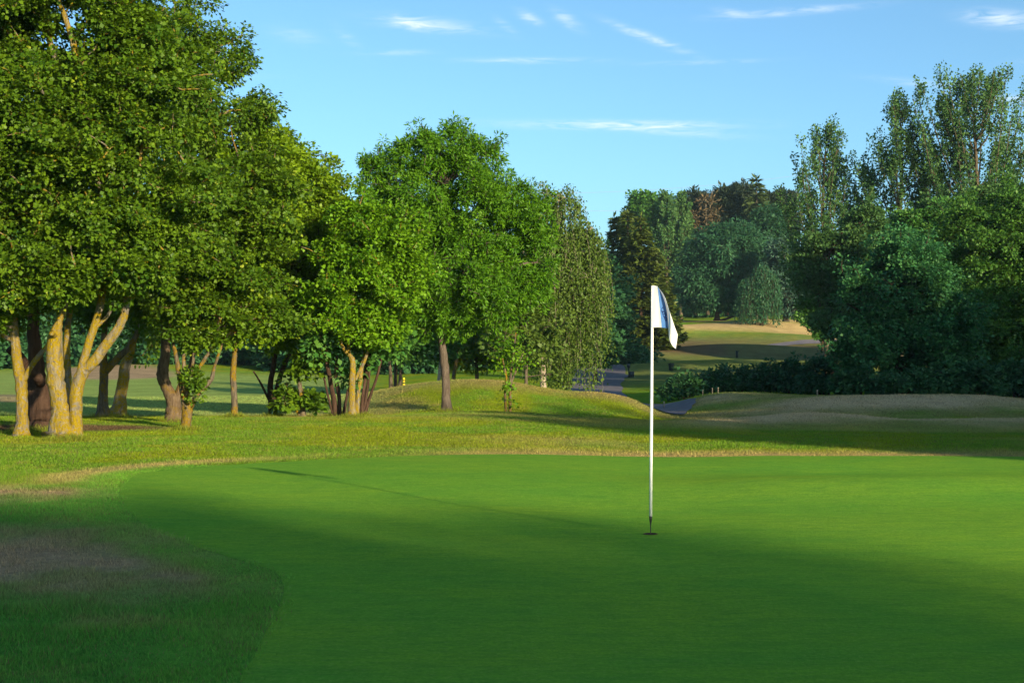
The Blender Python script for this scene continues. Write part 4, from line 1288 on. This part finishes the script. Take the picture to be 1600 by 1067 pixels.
# ---- trees out of frame: the wood goes on round the right side and behind the camera, and throws the evening shade
sm = broadleaf('maple_tree', 'broad maple beside the green, out of the picture', 'tree', 1700, 26,
               [[(1700, 690, 30), (1700, 600, 26), (1700, 450, 16), (1700, 250, 8)]], [(1700, 330, 150, 150), (1610, 420, 110, 110), (1800, 420, 110, 110), (1700, 480, 180, 80), (1700, 180, 110, 110), (1600, 270, 90, 90), (1800, 270, 90, 90)], 2.6, 40, .5, .26, .22, BK_GREY, [LF_MAPLE], 260, group='maples shading the green', twf=.4)
org0 = G3(1700, 26)


def shade(x, y, s, rz, lab, sz=1.0):
    copy_tree(sm, (x, y, float(H(x, y))), rz, (s, s, s * sz), lab, 'maples shading the green')


def ns(n, s_):
    """position from the distance across (n) and along (s_) the sun's direction"""
    return (.815 * n - .58 * s_, .58 * n + .815 * s_)


LAB = 'broad maple beside the green, out of the picture'
for k, (n_, q_, s_) in enumerate([(23.5, -3, 1.3), (28, -2, 1.3), (32, -4, 1.35), (35, 2, 1.35), (39, 1, 1.45), (42, 6, 1.5), (46, 5, 1.6), (50, 13, 1.65), (54, 10, 1.7), (58, 17, 1.6), (62, 13, 1.7), (66, 21, 1.6), (72, 24, 1.7), (80, 24, 1.7), (36, -9, 1.4), (48, -2, 1.6)]):
    shade(*ns(n_, q_), s_, k * 1.7, LAB)
for k, (n_, q_, s_, z_) in enumerate([(-6, -39, 1.7, 1.16), (-.5, -39, 1.5, 1.33), (3.4, -42, 1.1, 1.9), (-12, -41, 1.8, 1.1), (1.5, -50, 1.6, 1.5), (5.6, -47, .9, 2.4)]):
    shade(*ns(n_, q_), s_, k * 2.1 + .5, LAB, z_)
dm = broadleaf('maple_tree', 'airy young maple behind the camera, out of the picture', 'tree', 1700, 20.0, [[(1700, 730, 14), (1698, 600, 12), (1702, 420, 8), (1700, 250, 4)]],
               [(1700, 330, 90, 110), (1660, 430, 90, 90), (1745, 430, 90, 90), (1700, 520, 110, 70), (1700, 230, 60, 70)], 1.7, 30, .34, .16, .13, BK_GREY, [LF_MAPLE], 261, group='airy maples behind the camera', twf=.5, sub=.5)
for k, (n_, q_, s_) in enumerate([(7.0, -35, 2.45), (8.4, -41, 2.25), (4.8, -33, 2.6), (9.6, -49, 2.2), (6.0, -45, 2.75), (2.0, -33, 2.6)]):
    x_, y_ = ns(n_, q_)
    p_ = (x_, y_, float(H(x_, y_)))
    if k == 0:
        dm.location = p_; dm.scale = (s_,) * 3
    else:
        copy_tree(dm, p_, k * 1.9, (s_,) * 3, 'airy young maple behind the camera, out of the picture', 'airy maples behind the camera')
x_, y_ = ns(20.6, -6)
sm.location = (x_, y_, float(H(x_, y_))); sm.scale = (.8, .8, 1.25); sm.rotation_euler = (0, 0, .8)
sm['label'] = LAB

# ------------------------------------------------------------------ flagstick
PW = m_plain('white_enamel', (.80, .80, .78), .35, .5, .03)
PB = m_plain('black_ferrule', (.012, .012, .013), .45, .5)
HB = m_plain('hole_shade', (.02, .016, .012), .9, .1)
YF = 12.72
g = G3(1016.5, YF)
sc_ = YF / F_PX
root = thing('flagstick', 'white golf flagstick standing in the hole of the green', 'flagstick', g)
org = np.array(g)
topz = P3(1019, 446, YF)
lean = (1019.3 - 1016.5) * sc_


def onstick(py):
    z = EYE - (py - HOR) * sc_
    f = (z - g[2]) / (topz[2] - g[2])
    return np.array([g[0] + lean * f, YF, z])


mb = MB()
mb.add(*tube(np.array([onstick(p) for p in (806, 700, 600, 513, 446.5)]), np.array([2.35, 2.4, 2.35, 2.2, 2.0]) * sc_, 14))
link('pole', mb.build('pole', [PW], True, org), root)
mb = MB()
mb.add(*tube(np.array([onstick(p) for p in (805, 808, 812, 816, 820, 832.5, 845)]), np.array([2.0, 2.5, 2.1, 1.4, .85, .8, .8]) * sc_, 12))
link('ferrule', mb.build('ferrule', [PB], True, org), root)

# the hole: lip ring, and its inner shade painted as a flat dark well in the turf
hole = thing('golf_hole', 'round hole cut in the green at the foot of the flagstick', 'hole', g)
rr0 = .056
V, F = lathe([(rr0 + .012, .010), (rr0 + .004, .0125), (rr0, .0115), (rr0 - .002, .0105)], 28)
mb = MB(); mb.add(V, F)
link('turf_lip', mb.build('turf_lip', [m_plain('cut_soil', (.07, .045, .02), .95, .1, .3, 60)], True), hole)
V, F = lathe([(rr0 - .002, .0105), (rr0 - .002, .0100), (.0005, .0098)], 28)
mb = MB(); mb.add(V, F)
link('shade_disc', mb.build('shade_disc', [HB], True), hole)

# flag: hoist panel, a fold that carries the blue print, and the drooping fly
def curve_pts(P, n):
    P = np.asarray(P, float)
    c = catmull(P, 12)
    d = np.r_[0, np.cumsum(np.linalg.norm(np.diff(c, axis=0), axis=1))]
    return np.stack([np.interp(np.linspace(0, d[-1], n), d, c[:, k]) for k in range(c.shape[1])], 1)


def sheet(topc, botc, nu, nv, wob=0.0, bow=0.0, b0=0.0, b1=0.0):
    """ruled cloth between a top and a bottom curve given as (px, py, depth m)"""
    A, B = curve_pts(topc, nu), curve_pts(botc, nu)
    v = np.linspace(0, 1, nv)[None, :, None]
    G = A[:, None, :] * (1 - v) + B[:, None, :] * v
    u = np.linspace(0, 1, nu)[:, None]
    vv = np.linspace(0, 1, nv)[None, :]
    G[..., 2] += wob * np.sin(u * 7 + vv * 3.0) * vv + bow * np.sin(np.pi * u) * (0.3 + .7 * vv)
    G[..., 0] += (b0 + (b1 - b0) * u) * np.sin(np.pi * vv ** .8)
    G[..., 0] += bow * 30 * np.sin(np.pi * vv) * u * .6
    X = (G[..., 0] - 800) * (YF + G[..., 2]) / F_PX
    Yv = YF + G[..., 2]
    Z = EYE - (G[..., 1] - HOR) * (YF + G[..., 2]) / F_PX
    V = np.stack([X, Yv, Z], -1).reshape(-1, 3)
    i, j = np.meshgrid(np.arange(nu - 1), np.arange(nv - 1), indexing='ij')
    a = (i * nv + j).ravel()
    return V, np.stack([a, a + 1, a + nv + 1, a + nv], 1)


def m_cloth(name, col, trans=.25):
    m, T = new_mat(name)
    geo = T.n('ShaderNodeNewGeometry')
    n = T.noise(160, 2, .5, geo.outputs['Position'])
    n2 = T.noise(9, 4, .6, geo.outputs['Position'])
    c = T.mix(n, col, tuple(v * .93 for v in col))
    d = principled(T, c, .8, .2, T.math('ADD', T.math('MULTIPLY', n, .2), n2), .35, .01)
    tr = T.n('ShaderNodeBsdfTranslucent')
    T.put(tr.inputs['Color'], (*col, 1))
    mx = T.n('ShaderNodeMixShader')
    mx.inputs[0].default_value = trans
    T.put(mx.inputs[1], d); T.put(mx.inputs[2], tr.outputs[0])
    out(T, mx.outputs[0])
    return m


CW, CBL, CNV = m_cloth('white_nylon', (.80, .80, .80)), m_cloth('blue_print', (.060, .16, .40), .12), m_cloth('navy_print', (.012, .03, .13), .05)
mb = MB()
mb.add(*sheet([(1018, 446.5, -.014), (1021, 446.3, -.016), (1024, 446.5, -.02), (1027.4, 447.3, -.03)], [(1017.6, 511, -.014), (1023, 511.6, -.018), (1028, 511.3, -.028), (1034, 511.8, -.035)], 14, 22, .004))
n0 = len(mb.F4[0])
mb.add(*sheet([(1027.4, 447.3, -.03), (1028, 448.4, .02), (1028.5, 449.5, .06)], [(1034, 511.8, -.035), (1039, 512.3, .03), (1044.5, 513, .075)], 12, 22, .004, 0, 0, 4.6), mi=1)
mb.add(*sheet([(1028.5, 449.5, .06), (1031, 452, .02), (1037, 460.5, -.02), (1042.5, 475, -.03), (1049, 495, -.02), (1054, 510, .0), (1059, 523, .02)],
              [(1044.5, 513, .075), (1044.8, 518, .04), (1045, 525, .01), (1046, 531, -.01), (1049, 537, -.02), (1052, 541.5, .0), (1055.8, 545, .01)], 34, 22, .008, .012, 4.6, 0))
flag = link('flag', mb.build('flag', [CW, CBL], True, org), root)
# emblem on the blue panel: curling strokes printed on the cloth
A_ = [(1027.4, 447.3, -.03), (1028, 448.4, .02), (1028.5, 449.5, .06)]


def on_blue(u, v):
    A = curve_pts([(1027.4, 447.3, -.03), (1028, 448.4, .02), (1028.5, 449.5, .06)], 50)
    B = curve_pts([(1034, 511.8, -.035), (1039, 512.3, .03), (1044.5, 513, .075)], 50)
    k = int(np.clip(u, 0, 1) * 49)
    q = A[k] * (1 - v) + B[k] * v
    q = q + np.array([0, 0, .004 * math.sin(u * 7 + v * 3) * v - .004])
    q[0] += 4.6 * u * math.sin(math.pi * v ** .8)
    return P3(q[0], q[1], YF + q[2])


mb = MB()
for s_ in [[(.25, .55), (.45, .50), (.62, .54), (.50, .60), (.30, .60)], [(.30, .63), (.55, .61), (.80, .64), (.88, .69)], [(.42, .66), (.62, .66), (.72, .71), (.60, .74), (.48, .71)], [(.60, .77), (.80, .74), (.92, .77), (.80, .81), (.66, .80)], [(.20, .57), (.34, .66), (.52, .76), (.70, .84)]]:
    c = catmull(np.array(s_), 6)
    p = np.array([on_blue(a, b) for a, b in c])
    mb.add(*tube(p, np.full(len(p), .0035), 5))
link('emblem', mb.build('emblem', [CNV], True, org), flag)

# ------------------------------------------------------------------ course furniture
DK = m_plain('dark_green_paint', (.012, .016, .016), .5, .4)
DB = m_plain('dark_plastic', (.014, .022, .028), .5, .4)
PL = m_plain('pale_marker', (.30, .24, .17), .6, .3)
YL = m_plain('yellow_paint', (.70, .52, .01), .5, .4)
g = G3(983, 104)
k = 104 / F_PX
r = thing('ball_washer', 'dark ball washer post with a small box at its foot beside the path', 'ball washer', g)
mb = MB()
hgt = 18 * k
mb.add(*tube([(0, 0, -.05), (-.02, 0, hgt * .5), (-.04, 0, hgt * .86)], [.06, .05, .05], 10))
link('post', mb.build('post', [DK], True), r)
mb = MB(); V, F = lathe([(.02, 0), (.11, .03), (.125, .1), (.125, .26), (.10, .31), (.03, .34)], 14, (-.04, 0, hgt * .80)); mb.add(V, F)
link('washer_head', mb.build('washer_head', [DB], True), r)
mb = MB(); V, F = lathe([(.13, 0), (.16, .02), (.18, .42), (.15, .44), (.02, .42)], 14, (.20, -.05, 0)); mb.add(V, F)
mb.add(*tube([(.0, -.02, .4), (.12, -.04, .42)], [.02, .02], 6))
link('bin', mb.build('bin', [DB], True), r)
g = G3(1048.5, 112)
r = thing('litter_bin', 'small round dark litter bin on the slope behind the hedge end', 'bin', g)
mb = MB(); V, F = lathe([(.14, 0), (.17, .02), (.22, .48), (.235, .5), (.235, .55), (.21, .55), (.19, .40), (.01, .38)], 18); mb.add(V, F)
link('body', mb.build('body', [DB], True), r)
mb = MB(); mb.add(*tube([(0, .24, -.05), (0, .24, .62)], [.03, .03], 8))
link('post', mb.build('post', [DK], True), r)
for px, Y, hh, lab in [(1151.5, 140, .62, 'short dark marker post on the brown rough beyond the valley')]:
    g = G3(px, Y)
    mb = MB(); mb.add(*tube([(0, 0, -.05), (0, 0, hh * .6), (0, 0, hh)], [.14, .13, .12], 10)); mb.add(*box((0, 0, hh + .03), (.30, .30, .08)))
    tag(link('marker_post', mb.build('marker_post', [DK], False), None, g), lab, 'post')
for px, Y, lab in [(1037.5, 61.5, 'pale wooden marker post beside the left end of the hedge'), (1098, 63.5, 'leftmost of the three pale pegs on the tee in front of the hedge'), (1113, 63.5, 'middle one of the three pale pegs on the tee in front of the hedge'), (1122, 63.6, 'rightmost of the three pale pegs on the tee in front of the hedge'), (1277, 60, 'pale peg by the mound at the hedge right end')]:
    g = G3(px, Y)
    hh = .24 if px > 1050 else .30
    mb = MB(); mb.add(*tube([(0, 0, -.05), (0, 0, hh * .8), (0, 0, hh)], [.024, .022, .016], 8)); V, F = lathe([(.0, 0), (.034, .01), (.036, .03), (.02, .05), (0.0, .055)], 10, (0, 0, hh * .9)); mb.add(V, F)
    tag(link('tee_peg', mb.build('tee_peg', [PL], True), None, g), lab, 'peg', 'pale pegs by the hedge')
g = G3(631, 57)
r = thing('distance_post', 'thin yellow and black striped post on the mound between the trunks', 'post', g)
for nm, mt, bands in (('yellow_band', YL, ((-.05, .10), (.15, .21), (.25, .34))), ('black_band', DK, ((.10, .15), (.21, .25)))):
    for a, b in bands:
        mb = MB(); mb.add(*tube([(0, 0, a), (0, 0, b)], [.045, .045], 10))
        link(nm, mb.build(nm, [mt], True), r)

# overhead power lines far behind the trees
CB = m_plain('cable', (.25, .26, .28), .6, .3)
for (p0, p1, yy, sag, lab) in [((700, 300), (1330, 262), 420, 3.0, 'upper faint power line crossing the sky behind the trees'), ((700, 322), (1330, 303), 420, 3.0, 'lower faint power line crossing the sky behind the trees')]:
    a, b = P3(*p0, yy), P3(*p1, yy)
    u = np.linspace(0, 1, 30)[:, None]
    L = a * (1 - u) + b * u
    L[:, 2] -= sag * 4 * u[:, 0] * (1 - u[:, 0])
    mb = MB(); mb.add(*tube(L, np.full(30, .035), 5))
    tag(link('power_line', mb.build('power_line', [CB], True)), lab, 'power line')

# ------------------------------------------------------------------ evening haze
m, T = new_mat('haze')
v = T.n('ShaderNodeVolumePrincipled')
v.inputs['Color'].default_value = (.55, .85, 1.0, 1)
v.inputs['Density'].default_value = .00012
v.inputs['Anisotropy'].default_value = .0
o_ = T.n('ShaderNodeOutputMaterial')
T.put(o_.inputs['Volume'], v.outputs[0])
zmax = max((o.matrix_world @ Vector(c)).z for o in COL.objects if o.type == 'MESH' for c in o.bound_box) if False else 40.0
V, F = box((0, 200, (zmax - 4) / 2), (1620, 600, zmax + 4))
tag(link('haze', mesh_np('haze', V, F, None, [m])), 'thin blue evening haze over the course', 'haze', kind='stuff')
